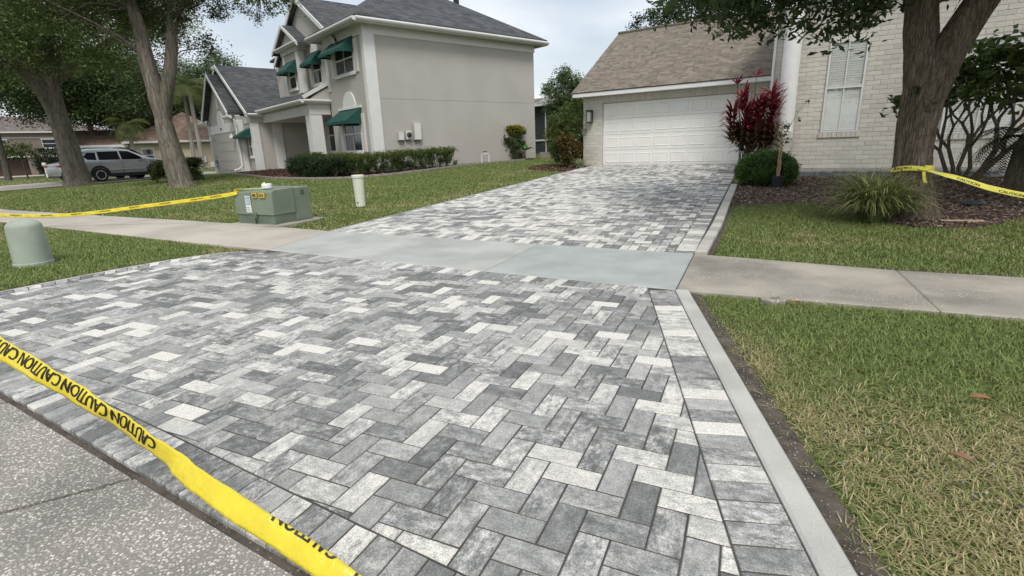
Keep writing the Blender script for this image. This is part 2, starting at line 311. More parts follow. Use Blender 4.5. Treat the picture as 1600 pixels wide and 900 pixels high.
def bark_mat(name,c1,c2,sc=9):
    m,t,b=newmat(name); l=t.links.new; tc=N(t,'ShaderNodeTexCoord'); mp=N(t,'ShaderNodeMapping'); mp.inputs['Scale'].default_value=(sc,sc,sc*.13); l(tc.outputs['Object'],mp.inputs[0])
    n=N(t,'ShaderNodeTexNoise'); n.inputs['Scale'].default_value=2; n.inputs['Detail'].default_value=8; n.inputs['Roughness'].default_value=.7; n.inputs['Distortion'].default_value=.6; l(mp.outputs[0],n.inputs[0])
    v=N(t,'ShaderNodeTexVoronoi',feature='DISTANCE_TO_EDGE'); v.inputs['Scale'].default_value=2.6; l(mp.outputs[0],v.inputs[0])
    rv=ramp(t,[(.0,(.5,.5,.5)),(.16,(1,1,1))]); l(v.outputs['Distance'],rv.inputs[0])
    r=ramp(t,[(.32,c1),(.66,c2)]); l(n.outputs[0],r.inputs[0])
    n2=N(t,'ShaderNodeTexNoise'); n2.inputs['Scale'].default_value=.5; n2.inputs['Detail'].default_value=4; l(mp.outputs[0],n2.inputs[0])
    r2=ramp(t,[(.35,(.75,.78,.7)),(.65,(1.1,1.08,1.08))]); l(n2.outputs[0],r2.inputs[0])
    mm=N(t,'ShaderNodeMix',data_type='RGBA',blend_type='MULTIPLY'); mm.inputs[0].default_value=.8; l(r.outputs[0],mm.inputs[6]); l(rv.outputs[0],mm.inputs[7])
    m2=N(t,'ShaderNodeMix',data_type='RGBA',blend_type='MULTIPLY'); m2.inputs[0].default_value=1; l(mm.outputs[2],m2.inputs[6]); l(r2.outputs[0],m2.inputs[7])
    l(m2.outputs[2],b.inputs['Base Color']); b.inputs['Roughness'].default_value=.95; b.inputs['Specular IOR Level'].default_value=.1
    ad=N(t,'ShaderNodeMath',operation='ADD'); l(n.outputs[0],ad.inputs[0]); l(rv.outputs[0],ad.inputs[1])
    bp=N(t,'ShaderNodeBump'); bp.inputs['Strength'].default_value=.9; bp.inputs['Distance'].default_value=.02; l(ad.outputs[0],bp.inputs['Height']); l(bp.outputs[0],b.inputs['Normal'])
    return m
BARK=bark_mat('oak_bark',(.09,.072,.054),(.235,.195,.153),14); BARKF=bark_mat('far_oak_bark',(.13,.115,.095),(.27,.24,.205),5); STEM=bark_mat('shrub_stem',(.10,.085,.06),(.22,.19,.14),20)
def roof_mat(name,c):
    m,t,b=newmat(name); l=t.links.new; tc=N(t,'ShaderNodeTexCoord'); mp=N(t,'ShaderNodeMapping'); l(tc.outputs['UV'],mp.inputs[0])
    br=N(t,'ShaderNodeTexBrick'); br.inputs['Scale'].default_value=1; br.inputs['Brick Width'].default_value=.33; br.inputs['Row Height'].default_value=.145; br.inputs['Mortar Size'].default_value=.006; br.offset=.37
    c=np.array(c); br.inputs['Color1'].default_value=(*(c*.72),1); br.inputs['Color2'].default_value=(*(c*1.3),1); br.inputs['Mortar'].default_value=(*(c*.4),1); l(mp.outputs[0],br.inputs[0])
    n=N(t,'ShaderNodeTexNoise'); n.inputs['Scale'].default_value=1.2; n.inputs['Detail'].default_value=7; l(mp.outputs[0],n.inputs[0])
    r=ramp(t,[(.3,(.78,.78,.78)),(.7,(1.15,1.15,1.15))]); l(n.outputs[0],r.inputs[0])
    mm=N(t,'ShaderNodeMix',data_type='RGBA',blend_type='MULTIPLY'); mm.inputs[0].default_value=1; l(br.outputs[0],mm.inputs[6]); l(r.outputs[0],mm.inputs[7]); l(mm.outputs[2],b.inputs['Base Color'])
    b.inputs['Roughness'].default_value=.95; b.inputs['Specular IOR Level'].default_value=.15
    bp=N(t,'ShaderNodeBump'); bp.inputs['Strength'].default_value=.5; bp.inputs['Distance'].default_value=.01; l(br.outputs['Fac'],bp.inputs['Height']); bp.invert=True; l(bp.outputs[0],b.inputs['Normal'])
    return m
ROOFD=roof_mat('dark_shingle_roof',(.085,.09,.095)); ROOFB=roof_mat('far_brown_shingle',(.24,.17,.13)); ROOFG=roof_mat('far_grey_brown_shingle',(.17,.145,.135))
STUCCO=mat('stucco',(.45,.43,.395),.9,.07,.5,.6,70,fine=.12)
STUCCO_T=mat('tan_stucco',(.42,.37,.27),.9,.08,1.5,.3,100)
STUCCO_B=mat('brown_stucco',(.20,.165,.14),.9,.08,1.5,.3,100)
TRIM=mat('white_trim',(.66,.66,.64),.55,.05,3); TRIM2=mat('aged_white_trim',(.58,.57,.54),.6,.08,3)
DOORW=mat('garage_door_white',(.74,.735,.70),.45,.04,2); COLW=mat('white_stucco_column',(.72,.72,.71),.75,.06,5,.3,120)
SHUT=mat('shutter_paint',(.64,.625,.59),.6,.06,6); AWN=mat('green_canvas',(.010,.062,.050),.8,.25,5,.2,200)
GDOOR=mat('greige_door_paint',(.42,.40,.36),.6,.05,3); MORT=mat('mortar',(.42,.39,.34),.9,.1,20)
BLACK=mat('black_metal',(.02,.02,.022),.4,.2,8); BLKPL=mat('black_plastic',(.018,.019,.024),.45,.2,10); RUBBER=mat('tyre_rubber',(.02,.02,.02),.8,.2,10)
SILVER=mat('silver_car_paint',(.43,.445,.465),.25,.03,2,metal=.55,spec=.6); CHROME=mat('alloy',(.6,.6,.61),.3,.05,3,metal=.9)
TGREEN=mat('transformer_green',(.185,.225,.165),.55,.16,2.5,.08,90,fine=.12); TGREEN2=mat('transformer_base_green',(.115,.15,.11),.6,.2,4)
PEDG=mat('pedestal_green',(.31,.35,.29),.65,.2,3.5,stretch=(1,1,.5)); PEDW=mat('pedestal_pale',(.60,.625,.52),.6,.1,3,stretch=(1,1,.4))
YEL=mat('yellow_tape',(.66,.53,.018),.24,.08,14,.5,45,spec=.7); YEL2=mat('faded_yellow_tape',(.72,.66,.10),.45,.08,4); INK=mat('black_ink',(.012,.012,.012),.5,.1,5)
STICKW=mat('label_white',(.66,.68,.68),.5,.05,5); STICKB=mat('label_blue',(.25,.35,.45),.5,.1,5); STICKY=mat('label_yellow',(.62,.42,.03),.5,.15,30)
WOOD=mat('raw_wood',(.45,.33,.2),.85,.2,8,stretch=(1,1,6)); TAILR=mat('red_lens',(.30,.01,.012),.2,.1,3,spec=.8); FRONDST=mat('boot_grey',(.27,.25,.22),.95,.2,5)
STONEK=mat('bed_edging',(.24,.22,.2),.9,.2,6)
def glass_mat(name,c,rough=.08):
    m=mat(name,c,rough,.25,1.5,spec=.9); return m
GLASS=glass_mat('window_glass',(.035,.045,.05)); GLASSC=mat('car_glass',(.006,.007,.008),.2,.2,2,spec=.1); 
# pane in front of closed white blinds: real thin glass, the blind slats stand behind
def pane_mat():
    m,t,b=newmat('clear_pane'); l=t.links.new
    o=t.nodes['Material Output']; tr=N(t,'ShaderNodeBsdfTransparent'); tr.inputs[0].default_value=(.95,.96,.955,1); gl=N(t,'ShaderNodeBsdfGlossy'); gl.inputs['Roughness'].default_value=.03
    nz=N(t,'ShaderNodeTexNoise'); nz.inputs['Scale'].default_value=3; bp=N(t,'ShaderNodeBump'); bp.inputs['Strength'].default_value=.03; l(nz.outputs[0],bp.inputs['Height']); l(bp.outputs[0],gl.inputs['Normal'])
    ms=N(t,'ShaderNodeMixShader'); ms.inputs[0].default_value=.09; l(tr.outputs[0],ms.inputs[1]); l(gl.outputs[0],ms.inputs[2]); l(ms.outputs[0],o.inputs[0])
    return m
PANE=pane_mat(); BLIND=mat('white_blind',(.78,.77,.74),.5,.05,8)
LAMPG=mat('lantern_glass',(.28,.28,.26),.15,.1,8,spec=.8)

# ================================================================== pieces (pavers, bricks, shingles)
def clip(poly,hps):
    for (a,b,c) in hps:       # keep a*x+b*y<=c
        out=[]; n=len(poly)
        for i in range(n):
            p=poly[i]; q=poly[(i+1)%n]; dp=a*p[0]+b*p[1]-c; dq=a*q[0]+b*q[1]-c
            if dp<=0: out.append(p)
            if (dp<0 and dq>0) or (dp>0 and dq<0):
                t=dp/(dp-dq); out.append((p[0]+t*(q[0]-p[0]),p[1]+t*(q[1]-p[1])))
        poly=out
        if len(poly)<3: return []
    return poly
def area(p): return .5*sum(p[i][0]*p[(i+1)%len(p)][1]-p[(i+1)%len(p)][0]*p[i][1] for i in range(len(p)))
def dedupe(p,e=.002):
    o=[]
    for q in p:
        if not o or math.hypot(q[0]-o[-1][0],q[1]-o[-1][1])>e: o.append(q)
    if len(o)>1 and math.hypot(o[0][0]-o[-1][0],o[0][1]-o[-1][1])<=e: o.pop()
    return o
def inset(p,d):
    """shrink a ccw convex polygon by d via half planes"""
    hps=[]; n=len(p)
    for i in range(n):
        x1,y1=p[i]; x2,y2=p[(i+1)%n]; L_=math.hypot(x2-x1,y2-y1)
        if L_<1e-6: continue
        nx,ny=(y2-y1)/L_,-(x2-x1)/L_
        hps.append((nx,ny,nx*x1+ny*y1-d))
    return clip(p,hps)
def hp(p,q,off=0):
    """half plane to the LEFT of p->q, moved inwards by off"""
    L_=math.hypot(q[0]-p[0],q[1]-p[1]); nx,ny=(q[1]-p[1])/L_,-(q[0]-p[0])/L_
    return (nx,ny,nx*p[0]+ny*p[1]-off)
def piece_geo(poly,gap,bev,drop,depth,scale=1):
    """frustum with chamfered top rim; returns verts (z 0 on top) and faces"""
    p0=dedupe(inset(poly,gap))
    if len(p0)<3 or area(p0)<.0004: return None
    p1=inset(p0,bev)
    if len(p1)!=len(p0):
        cx=sum(q[0] for q in p0)/len(p0); cy=sum(q[1] for q in p0)/len(p0); p1=[(cx+(x-cx)*.9,cy+(y-cy)*.9) for x,y in p0]
    # align start
    k=min(range(len(p1)),key=lambda i:math.hypot(p1[i][0]-p0[0][0],p1[i][1]-p0[0][1])); p1=p1[k:]+p1[:k]
    n=len(p0); v=[(x,y,-depth) for x,y in p0]+[(x,y,-drop) for x,y in p0]+[(x,y,0) for x,y in p1]
    f=[(i,(i+1)%n,n+(i+1)%n,n+i) for i in range(n)]+[(n+i,n+(i+1)%n,2*n+(i+1)%n,2*n+i) for i in range(n)]+[tuple(range(2*n,3*n))]
    return v,f
def lay(pieces,surf,parent,name,matO,matG,nparts,zfun,tonefun,gap=.0023,bev=.0045,drop=.006,depth=.028,jitz=.0012,frame=None):
    """pieces: list of (poly2d, dirn). surf(x,y,z)->3d local point; largest on screen become parts, the rest one stuff part"""
    info=[]
    for poly,dn_ in pieces:
        if area(poly)<0: poly=poly[::-1]
        a=abs(area(poly)); cx=sum(q[0] for q in poly)/len(poly); cy=sum(q[1] for q in poly)/len(poly)
        P=np.array(surf(cx,cy,0)); 
        if frame is not None: P=np.array(frame@Vector(P))
        D=np.linalg.norm(P-CAM); f_=(P-CAM)@np.array(fw); vis=1 if f_>0 and abs((P-CAM)@np.array(rx))<1.02*f_ and abs((P-CAM)@np.array(dn))<.58*f_ else 0
        info.append((-(a/D**3)*(1 if vis else .0001),cx,cy,poly,dn_))
    info.sort(key=lambda t:t[0])
    V=[];F=[];T={'tone':[],'seed':[],'dirn':[]}
    for i,(_,cx,cy,poly,dn_) in enumerate(info):
        r=piece_geo(poly,gap,bev,drop,depth)
        if r is None: continue
        v,f=r; tn=tonefun(cx,cy); sd_=random.random(); ta,tb=random.uniform(-jitz,jitz),random.uniform(-jitz,jitz)
        if i<nparts:
            o3=surf(cx,cy,0); vv=[]
            for x,y,z in v:
                q=surf(x,y,z+ta*(x-cx)*12+tb*(y-cy)*12); vv.append((q[0]-o3[0],q[1]-o3[1],q[2]-o3[2]))
            o=mk(name,vv,f,matO,parent); o.location=o3; o['tone']=float(tn); o['seed']=float(sd_); o['dirn']=float(dn_)
        else:
            b=len(V); V+=[surf(x,y,z+ta*(x-cx)*12+tb*(y-cy)*12) for x,y,z in v]; F+=[tuple(k+b for k in q) for q in f]
            n=len(v); T['tone']+=[tn]*n; T['seed']+=[sd_]*n; T['dirn']+=[dn_]*n
    if V:
        o=mk(name+'_rows',V,F,matG,parent,tone=T); o['kind']='stuff'
PW=.1135; PL=.227
def herring(hps,x0,x1,y0,y1,ox=0,oy=0):
    out=[]
    for i in range(int((x0-ox)/PW)-2,int((x1-ox)/PW)+2):
        for j in range(int((y0-oy)/PW)-2,int((y1-oy)/PW)+2):
            k=(i+j)%4; x=ox+i*PW; y=oy+j*PW
            if k==3: p=[(x,y),(x+PL,y),(x+PL,y+PW),(x,y+PW)]; d_=0
            elif k==1: p=[(x,y),(x+PW,y),(x+PW,y+PL),(x,y+PL)]; d_=1
            else: continue
            q=clip(p,hps)
            if q and abs(area(q))>.0012: out.append((q,d_))
    return out
def resample(pts,step):
    P=[Vector((*p,0)) for p in pts]; L_=[0]
    for a,b in zip(P,P[1:]): L_.append(L_[-1]+(b-a).length)
    n=max(1,round(L_[-1]/step)); out=[]
    for i in range(n+1):
        s=L_[-1]*i/n; k=0
        while k<len(P)-2 and L_[k+1]<s: k+=1
        t=(s-L_[k])/max(1e-6,L_[k+1]-L_[k]); q=P[k].lerp(P[k+1],t); out.append((q.x,q.y))
    return out
def border(outer,inner,step,d_):
    n=max(1,round(sum(math.hypot(b[0]-a[0],b[1]-a[1]) for a,b in zip(outer,outer[1:]))/step))
    def rs(pts):
        P=[Vector((*p,0)) for p in pts]; L_=[0]
        for a,b in zip(P,P[1:]): L_.append(L_[-1]+(b-a).length)
        o=[]
        for i in range(n+1):
            s=L_[-1]*i/n; k=0
            while k<len(P)-2 and L_[k+1]<s: k+=1
            t=(s-L_[k])/max(1e-6,L_[k+1]-L_[k]); q=P[k].lerp(P[k+1],t); o.append((q.x,q.y))
        return o
    A,B=rs(outer),rs(inner)
    return [([A[i],A[i+1],B[i+1],B[i]],d_) for i in range(n)]
def offset_line(pts,d_):
    """offset polyline to its left by d_"""
    out=[]
    for i,p in enumerate(pts):
        a=pts[max(i-1,0)]; b=pts[min(i+1,len(pts)-1)]; L_=math.hypot(b[0]-a[0],b[1]-a[1]); out.append((p[0]-(b[1]-a[1])/L_*d_,p[1]+(b[0]-a[0])/L_*d_))
    return out

# ================================================================== GROUND
xs=sorted(set([-400,-250,-160,-120,-95]+list(range(-80,-34,3))+[round(-34+i*.75,3) for i in range(0,62)]+[13,15,18,22,30,45,70,120,250,400]))
ys=sorted(set([-300,-120,-60,-30,-15,-8,-4,-2,0,1,2,3,4,5,6.2]+[round(6.2+i*.615,3) for i in range(21)]+[18.5]+[19.5,21,23,26,29,32,36,42,50,60,75,95,120,160,220,300,450,700]))
X,Y=np.meshgrid(xs,ys); Z=G(X,Y)-.022
# the plot under the road falls slightly so that the road sheet lies on it
V=np.stack([X.ravel(),Y.ravel(),Z.ravel()],1); nx=len(xs); ny=len(ys)
F=np.array([(j*nx+i,j*nx+i+1,(j+1)*nx+i+1,(j+1)*nx+i) for j in range(ny-1) for i in range(nx-1)])
kind(mk_np('ground',V,F,SOIL,smooth=True),'structure')
def edge_y(x): return 1.24-.112*(x+3.95)          # line where the pavers meet the street
def sheet(name,poly,dz,m,thick=.05,parent=None,split=1.2):
    """flat piece following the terrain; returned as closed slab with skirts"""
    V=[(x,y,g(x,y)+dz) for x,y in poly]; n=len(poly); V+=[(x,y,z-thick) for x,y,z in V]
    F=[tuple(range(n)),tuple(range(2*n-1,n-1,-1))]+[(n+i,n+(i+1)%n,(i+1)%n,i) for i in range(n)]
    return mk(name,V,F,m,parent)
# ---- street: base sheet plus the aggregate slabs with open joints
road=kind(mk('road',[(-160,-9,-.012),(160,-9,-.012),(160,edge_y(160)+18,-.012),(8,edge_y(8)+.03,-.012),(-8,edge_y(-8)+.03,-.012),(-160,edge_y(-8)+3,-.012)],[(0,1,2,3,4,5)],DIRT),'structure')
ja,jb=np.array([-2.27,1.04]),np.array([-3.05,.02])   # open joint seen lower left
jd=(jb-ja)/np.linalg.norm(jb-ja)
def jx(x,y): # x on a joint through (x, edge) at y
    return x+(y-edge_y(x))*jd[0]/jd[1]
cuts=[-8.2,-5.15,-3.72,-2.27,.55,3.5,6.5]
def wob(p,q,n,a):
    return [(p[0]+(q[0]-p[0])*i/n+(random.uniform(-a,a) if 0<i<n else 0),p[1]+(q[1]-p[1])*i/n+(random.uniform(-a,a) if 0<i<n else 0)) for i in range(n+1)]
lines=[]
for c in cuts:
    p=(c,edge_y(c)-.035); q=(jx(c,-2.2),-2.2); lines.append(wob(p,q,70,.007))
for a,b in zip(lines,lines[1:]):
    gapw=.014
    A=[(x+gapw,y) for x,y in a]; B=[(x-gapw,y) for x,y in b]
    poly=A+B[::-1]; poly=poly if area(poly)>0 else poly[::-1]
    V=[(x,y,.002) for x,y in poly]; n=len(V); V+=[(x,y,-.03) for x,y in poly]
    mk('slab',V,[tuple(range(n)),tuple(range(2*n-1,n-1,-1))]+[(n+i,n+(i+1)%n,(i+1)%n,i) for i in range(n)],ROAD,road)
mk('slab',[(-160,-8.9,.001),(160,-8.9,.001),(160,-2.21,.001),(-160,-2.21,.001)],[(0,1,2,3)],ROAD,road)
# ================================================================== APRON pavers
SN=[(-6.04,4.97),(-.53,4.57)]      # near edge of the concrete strip
SF=[(-6.37,6.49),(-.53,6.18)]      # far edge
LEFT=[(-6.05,4.97),(-6.62,4.58),(-6.86,4.05),(-7.0,3.3),(-7.06,2.4),(-7.15,edge_y(-7.15))]
RK=[(.49,edge_y(.49)),(-.53,4.55)]
AP=kind(mk('apron',[(x,y,.0074) for x,y in [(-7.14,1.62),(-4,1.255),(.47,.752),(-.53,4.57),(-6.04,4.97),(-6.6,4.56),(-6.84,4.0),(-6.98,3.3),(-7.05,2.4)]],[(0,1,2,3,4,5,6,7,8)],SAND),'structure')
EDGE=[(-7.15,edge_y(-7.15)),(.49,edge_y(.49))]
right_in=(( .49,edge_y(.49)),(-.53,4.55))
HP=[hp(EDGE[0],EDGE[1],PL), hp(RK[0],RK[1],PL), hp((-.53,4.57),(-6.04,4.97),PL*.98)]
for a,b in zip(LEFT,LEFT[1:]): HP.append(hp(a,b,PL*.9))
fld=herring(HP,-7.3,.6,.7,5.1,-1.24+3*PW,1.31-2*PW)
rin=offset_line(RK,PL); lin=offset_line(LEFT,PL*.9)
# border courses
BR=border(RK,rin,PW,0)
BR+= [(clip(p,[hp(EDGE[0],EDGE[1],0)]),d_) for p,d_ in border([EDGE[0],EDGE[1]],[(EDGE[0][0],EDGE[0][1]+PL),(EDGE[1][0],EDGE[1][1]+PL)],PW,1)]
BR=[(clip(p,[hp(RK[0],RK[1],0.0)]) if d_==0 else clip(p,[hp(RK[0],RK[1],PL)]),d_) for p,d_ in BR]
BR+= [(clip(p,[hp(RK[0],RK[1],PL),hp(LEFT[0],LEFT[1],PL*.9)]),d_) for p,d_ in border([(-.53,4.565),(-6.04,4.965)],[(-.545,4.565-PL*.98),(-6.05,4.965-PL*.98)],PW,1)]
BR+= [(clip(p,[hp(EDGE[0],EDGE[1],PL)]),d_) for p,d_ in border(LEFT,lin,PW*1.05,0)]
BR=[(p,d_) for p,d_ in BR if len(p)>2 and abs(area(p))>.001]
def ptone(x,y):
    base=random.choice([.10,.2,.30,.38,.42,.47,.5,.55,.62,.75,1.05]) if random.random()<.85 else random.uniform(.2,.9)
    base+= (vnoise(x+20,y+20,1.6)-.5)*.3
    m=.50 if y>2.1 or x<-2.2 else .44
    base=m+(base-.5)*(1 if (y>2.1 or x<-2.2) else .62)
    return float(base+random.uniform(-.06,.06))
def psurf(x,y,z): return (x,y,g(x,y)+.012+z)
lay(fld+BR,psurf,AP,'paver',PAV_O,PAV_G,300,None,ptone)
# thin mortar haunch along the apron's left side + concrete kerb on the right
def kerb(name,pts,w,h0,h1,m,parent=None,side=1):
    L_=offset_line(pts,-w*side); V=[];F=[]
    n=len(pts)
    for (a,b) in zip(pts,L_):
        za,zb=g(*a),g(*b); ax,ay=a; bx_,by_=b
        e=.012; dx,dy=(bx_-ax),(by_-ay); L0=math.hypot(dx,dy); dx/=L0; dy/=L0
        V+=[(ax,ay,za-.05),(ax,ay,za+h0-e*.6),(ax+dx*e,ay+dy*e,za+h0),(bx_-dx*e,by_-dy*e,zb+h1),(bx_,by_,zb+h1-e),(bx_,by_,zb-.08)]
    for i in range(n-1):
        for k in range(5): F.append((i*6+k,(i+1)*6+k,(i+1)*6+k+1,i*6+k+1))
    F.append(tuple(range(6))); F.append(tuple((n-1)*6+k for k in range(5,-1,-1)))
    o=mk(name,V,F,m,parent); return o
kp=[(RK[0][0]+(RK[1][0]-RK[0][0])*i/14+.002,RK[0][1]+(RK[1][1]-RK[0][1])*i/14) for i in range(15)]
tag(kerb('concrete_kerb',kp,.115,.022,.02,KERBC),'smooth pale grey concrete kerb along the right side of the paver apron, beside the near lawn','kerb')
lp=resample(LEFT[::-1],.3); 
tag(kerb('concrete_edging',lp[:-1],.07,.014,.006,KERBC,side=-1),'thin pale concrete edging curving along the left side of the paver apron','kerb')
# ================================================================== concrete strip across the drive and sidewalks
ST=kind(mk('concrete_walk',[(x,y,g(x,y)-.006) for x,y in [(-6.04,4.99),(-.54,4.59),(-.54,6.16),(-6.36,6.47)]],[(0,1,2,3)],DIRT),'structure')
def lerp(a,b,t): return (a[0]+(b[0]-a[0])*t,a[1]+(b[1]-a[1])*t)
def slabpiece(poly,m,parent,dz=.014,e=.008,name='slab'):
    if area(poly)<0: poly=poly[::-1]
    r=piece_geo(poly,.003,.012,.006,.06)
    if not r: return
    v,f=r
    return mk(name,[(x,y,g(x,y)+dz+z) for x,y,z in v],f,m,parent)
def cross(a,b,x):
    t=(x-a[0])/(b[0]-a[0]); return lerp(a,b,t)
for x0,x1 in ((-.53,-2.52),(-2.52,-4.37),(-4.37,None)):
    n0=cross(*SN[::-1],x0); f0=cross(*SF[::-1],x0); n1=cross(*SN[::-1],x1) if x1 else SN[0]; f1=cross(*SF[::-1],x1) if x1 else SF[0]
    slabpiece([n0,f0,f1,n1],NEWC if x0<-1 else WETC,ST)
SW=kind(mk('sidewalk',[(-.52,4.6,-.009),(60,4.6,-.009),(60,5.8,-.009),(-.52,6.1,-.009)],[(0,1,2,3)],DIRT),'structure')
xr=[-.525,1.35]+[1.35+1.55*i for i in range(1,22)]
for i,(a,b) in enumerate(zip(xr,xr[1:])):
    def nf(x): return 4.57-.012*(x+.5)*(x<3) - (.04 if x>=3 else 0)
    def ff(x): return 6.17 - (.3*min(1,(x+.53)/1.9)**.7 if x>-.5 else 0)
    slabpiece([(a,nf(a)),(b,nf(b)),(b,ff(b)),(a,ff(a))],OLDC,SW)
NL=[(-6.06,4.99),(-6.85,5.0),(-8.3,5.15),(-15.8,5.87),(-19,6.2),(-45,8.8)]; FL=[(-6.38,6.49),(-7.6,6.62),(-9.0,6.77),(-16,7.1),(-19.2,7.3),(-45,9.9)]
def yl(P,x):
    for a,b in zip(P,P[1:]):
        if b[0]<=x<=a[0]: return cross(a,b,x)[1]
    return P[-1][1]
SWL=kind(mk('sidewalk',[(x,y,g(x,y)-.012) for x,y in [(-6.2,5.1),(-6.5,6.4),(-16,7.0),(-44,9.8),(-44,8.9),(-16,6.0)]],[(0,5,4,3,2,1)],DIRT),'structure')
jt=[(-6.06,-6.38),(-8.05,-8.55)]+[(-8.05-1.65*i,-8.55-1.68*i) for i in range(1,21)]
for (a,a2),(b,b2) in zip(jt,jt[1:]):
    slabpiece([(a,yl(NL,a) if a<-6.1 else 4.99),(a2,yl(FL,a2) if a2<-6.4 else 6.49),(b2,yl(FL,b2)),(b,yl(NL,b))],LEFTC,SWL)
# ================================================================== UPPER DRIVEWAY
A1=math.radians(-8.9)
def hloc(u,b,O=(-5.02,18.94),a=A1): return (O[0]+u*math.cos(a)-b*math.sin(a),O[1]+u*math.sin(a)+b*math.cos(a))
DL=hloc(-.25,-.02); DR=hloc(5.1,-.02)
UR=[(-.53,6.19),(-.46,8),(-.44,9.8),(-.40,12.7),(-.34,DR[1]-.05)]
UL=[(-5.22,18.95),(-5.47,17.28),(-5.86,12.8),(-6.11,9.89),(-6.37,6.51)]
def upoly(z): 
    P=[]
    for y in [6.2+i*(12.9/10) for i in range(11)]: P.append(y)
    xl=lambda y: np.interp(y,[p[1] for p in UL[::-1]],[p[0] for p in UL[::-1]]); xr_=lambda y: np.interp(y,[p[1] for p in UR],[p[0] for p in UR])
    V=[];F=[]
    for y in P: V+=[(float(xl(y))-.03,y,g(-5,y)+z),(float(xr_(y))+.02,y,g(-1,y)+z)]
    for i in range(10): F.append((2*i,2*i+1,2*i+3,2*i+2))
    return V,F
v,f=upoly(.0082); DRV=kind(mk('driveway',v,f,SAND),'structure')
HP=[hp((-.53,6.18),(-6.37,6.49),0)]
HP=[(-a,-b,-c-0) for a,b,c in HP]   # keep the far side
HP=[(HP[0][0],HP[0][1],HP[0][2]-PL)]
hps=HP[:]
hps.append(hp(UR[0],UR[-1],PL)); 
for a,b in zip(UL,UL[1:]): hps.append(hp(a,b,.02))
hps.append(hp(DR,DL,PL))
fld=herring(hps,-6.6,0,6.2,19.2,-.07,.03)
BR=border([UR[0],UR[-1]],offset_line([UR[0],UR[-1]],PL),PW,0)
BR+= [(clip(p,[hp(UR[0],UR[-1],PL)]),1) for p,_ in border([(-6.37,6.49),(-.53,6.18)],[(-6.36,6.49+PL),(-.53,6.18+PL)],PW,1)]
BR+= [(clip(p,[hp(UR[0],UR[-1],PL)]),1) for p,_ in border([DR,DL],offset_line([DR,DL],PL),PW,1)]
BR=[(clip(p,[hp(a,b,.02) for a,b in zip(UL,UL[1:])]),d_) for p,d_ in BR]
BR=[(p,d_) for p,d_ in BR if len(p)>2 and abs(area(p))>.001]
def utone(x,y): return float(random.choice([.2,.32,.42,.52,.6,.66,.75,.9,1.0])+(vnoise(x+9,y+5,1.5)-.5)*.3 -(.12 if x>-1.0 else 0)+.03)
lay(fld+BR,lambda x,y,z:(x,y,g(x,y)+.012+z),DRV,'paver',PAV_O,PAV_G,300,None,utone,bev=.004,depth=.02)
# kerb blocks up the right side
kb=resample([(p[0]+.003,p[1]) for p in UR[:4]],.3); kt=thing('block_kerb','kerb of pale rough blocks along the right side of the upper driveway','kerb')
ko=offset_line(kb,-.14)
for i in range(len(kb)-1):
    r=piece_geo([kb[i],ko[i],ko[i+1],kb[i+1]] if area([kb[i],ko[i],ko[i+1],kb[i+1]])>0 else [kb[i],kb[i+1],ko[i+1],ko[i]],.003,.012,.01,.12)
    if r: o=mk('block',[(x,y,g(x,y)+.045+z) for x,y,z in r[0]],r[1],KST_O,kt); o['tone']=random.random()
tag(kerb('driveway_edging',resample(UL,.6),.05,.012,.006,KERBC),'thin pale concrete edging along the left side of the upper driveway','kerb')
# ================================================================== HOUSES: helpers
def roof_face(pts,parent,m,th=.10,name='roof'):
    """planar roof slope with thickness; pts ccw seen from above, pts[0]->pts[1] is the eave"""
    P=[Vector(p) for p in pts]; u=(P[1]-P[0]).normalized(); nrm=(P[1]-P[0]).cross(P[-1]-P[0]).normalized(); vv=nrm.cross(u)
    n=len(P); V=[tuple(p) for p in P]+[tuple(p-Vector((0,0,th))) for p in P]
    F=[tuple(range(n)),tuple(range(2*n-1,n-1,-1))]+[(n+i,n+(i+1)%n,(i+1)%n,i) for i in range(n)]
    o=mk(name,V,F,m,parent); uv=o.data.uv_layers.new(name='UVMap')
    for lp_ in o.data.loops:
        q=Vector(o.data.vertices[lp_.vertex_index].co)-P[0]; uv.data[lp_.index].uv=(q.dot(u),q.dot(vv))
    return o
def bar(parent,name,a,b,w,h,m,up=(0,0,1)):
    """rectangular bar from a to b; w sideways, h along up (hung below the line)"""
    a=Vector(a); b=Vector(b); t=(b-a).normalized(); s=t.cross(Vector(up)).normalized(); U=s.cross(t).normalized()
    V=[]
    for p in (a,b):
        for i,j in ((-.5,-1),(.5,-1),(.5,0),(-.5,0)): V.append(tuple(p+s*w*i+U*h*j))
    return mk(name,V,[(3,2,1,0),(4,5,6,7),(0,1,5,4),(1,2,6,5),(2,3,7,6),(3,0,4,7)],m,parent)
def bx(parent,name,m,*a,b=0):
    return MB().box(*a,b=b).build(name,m,parent)
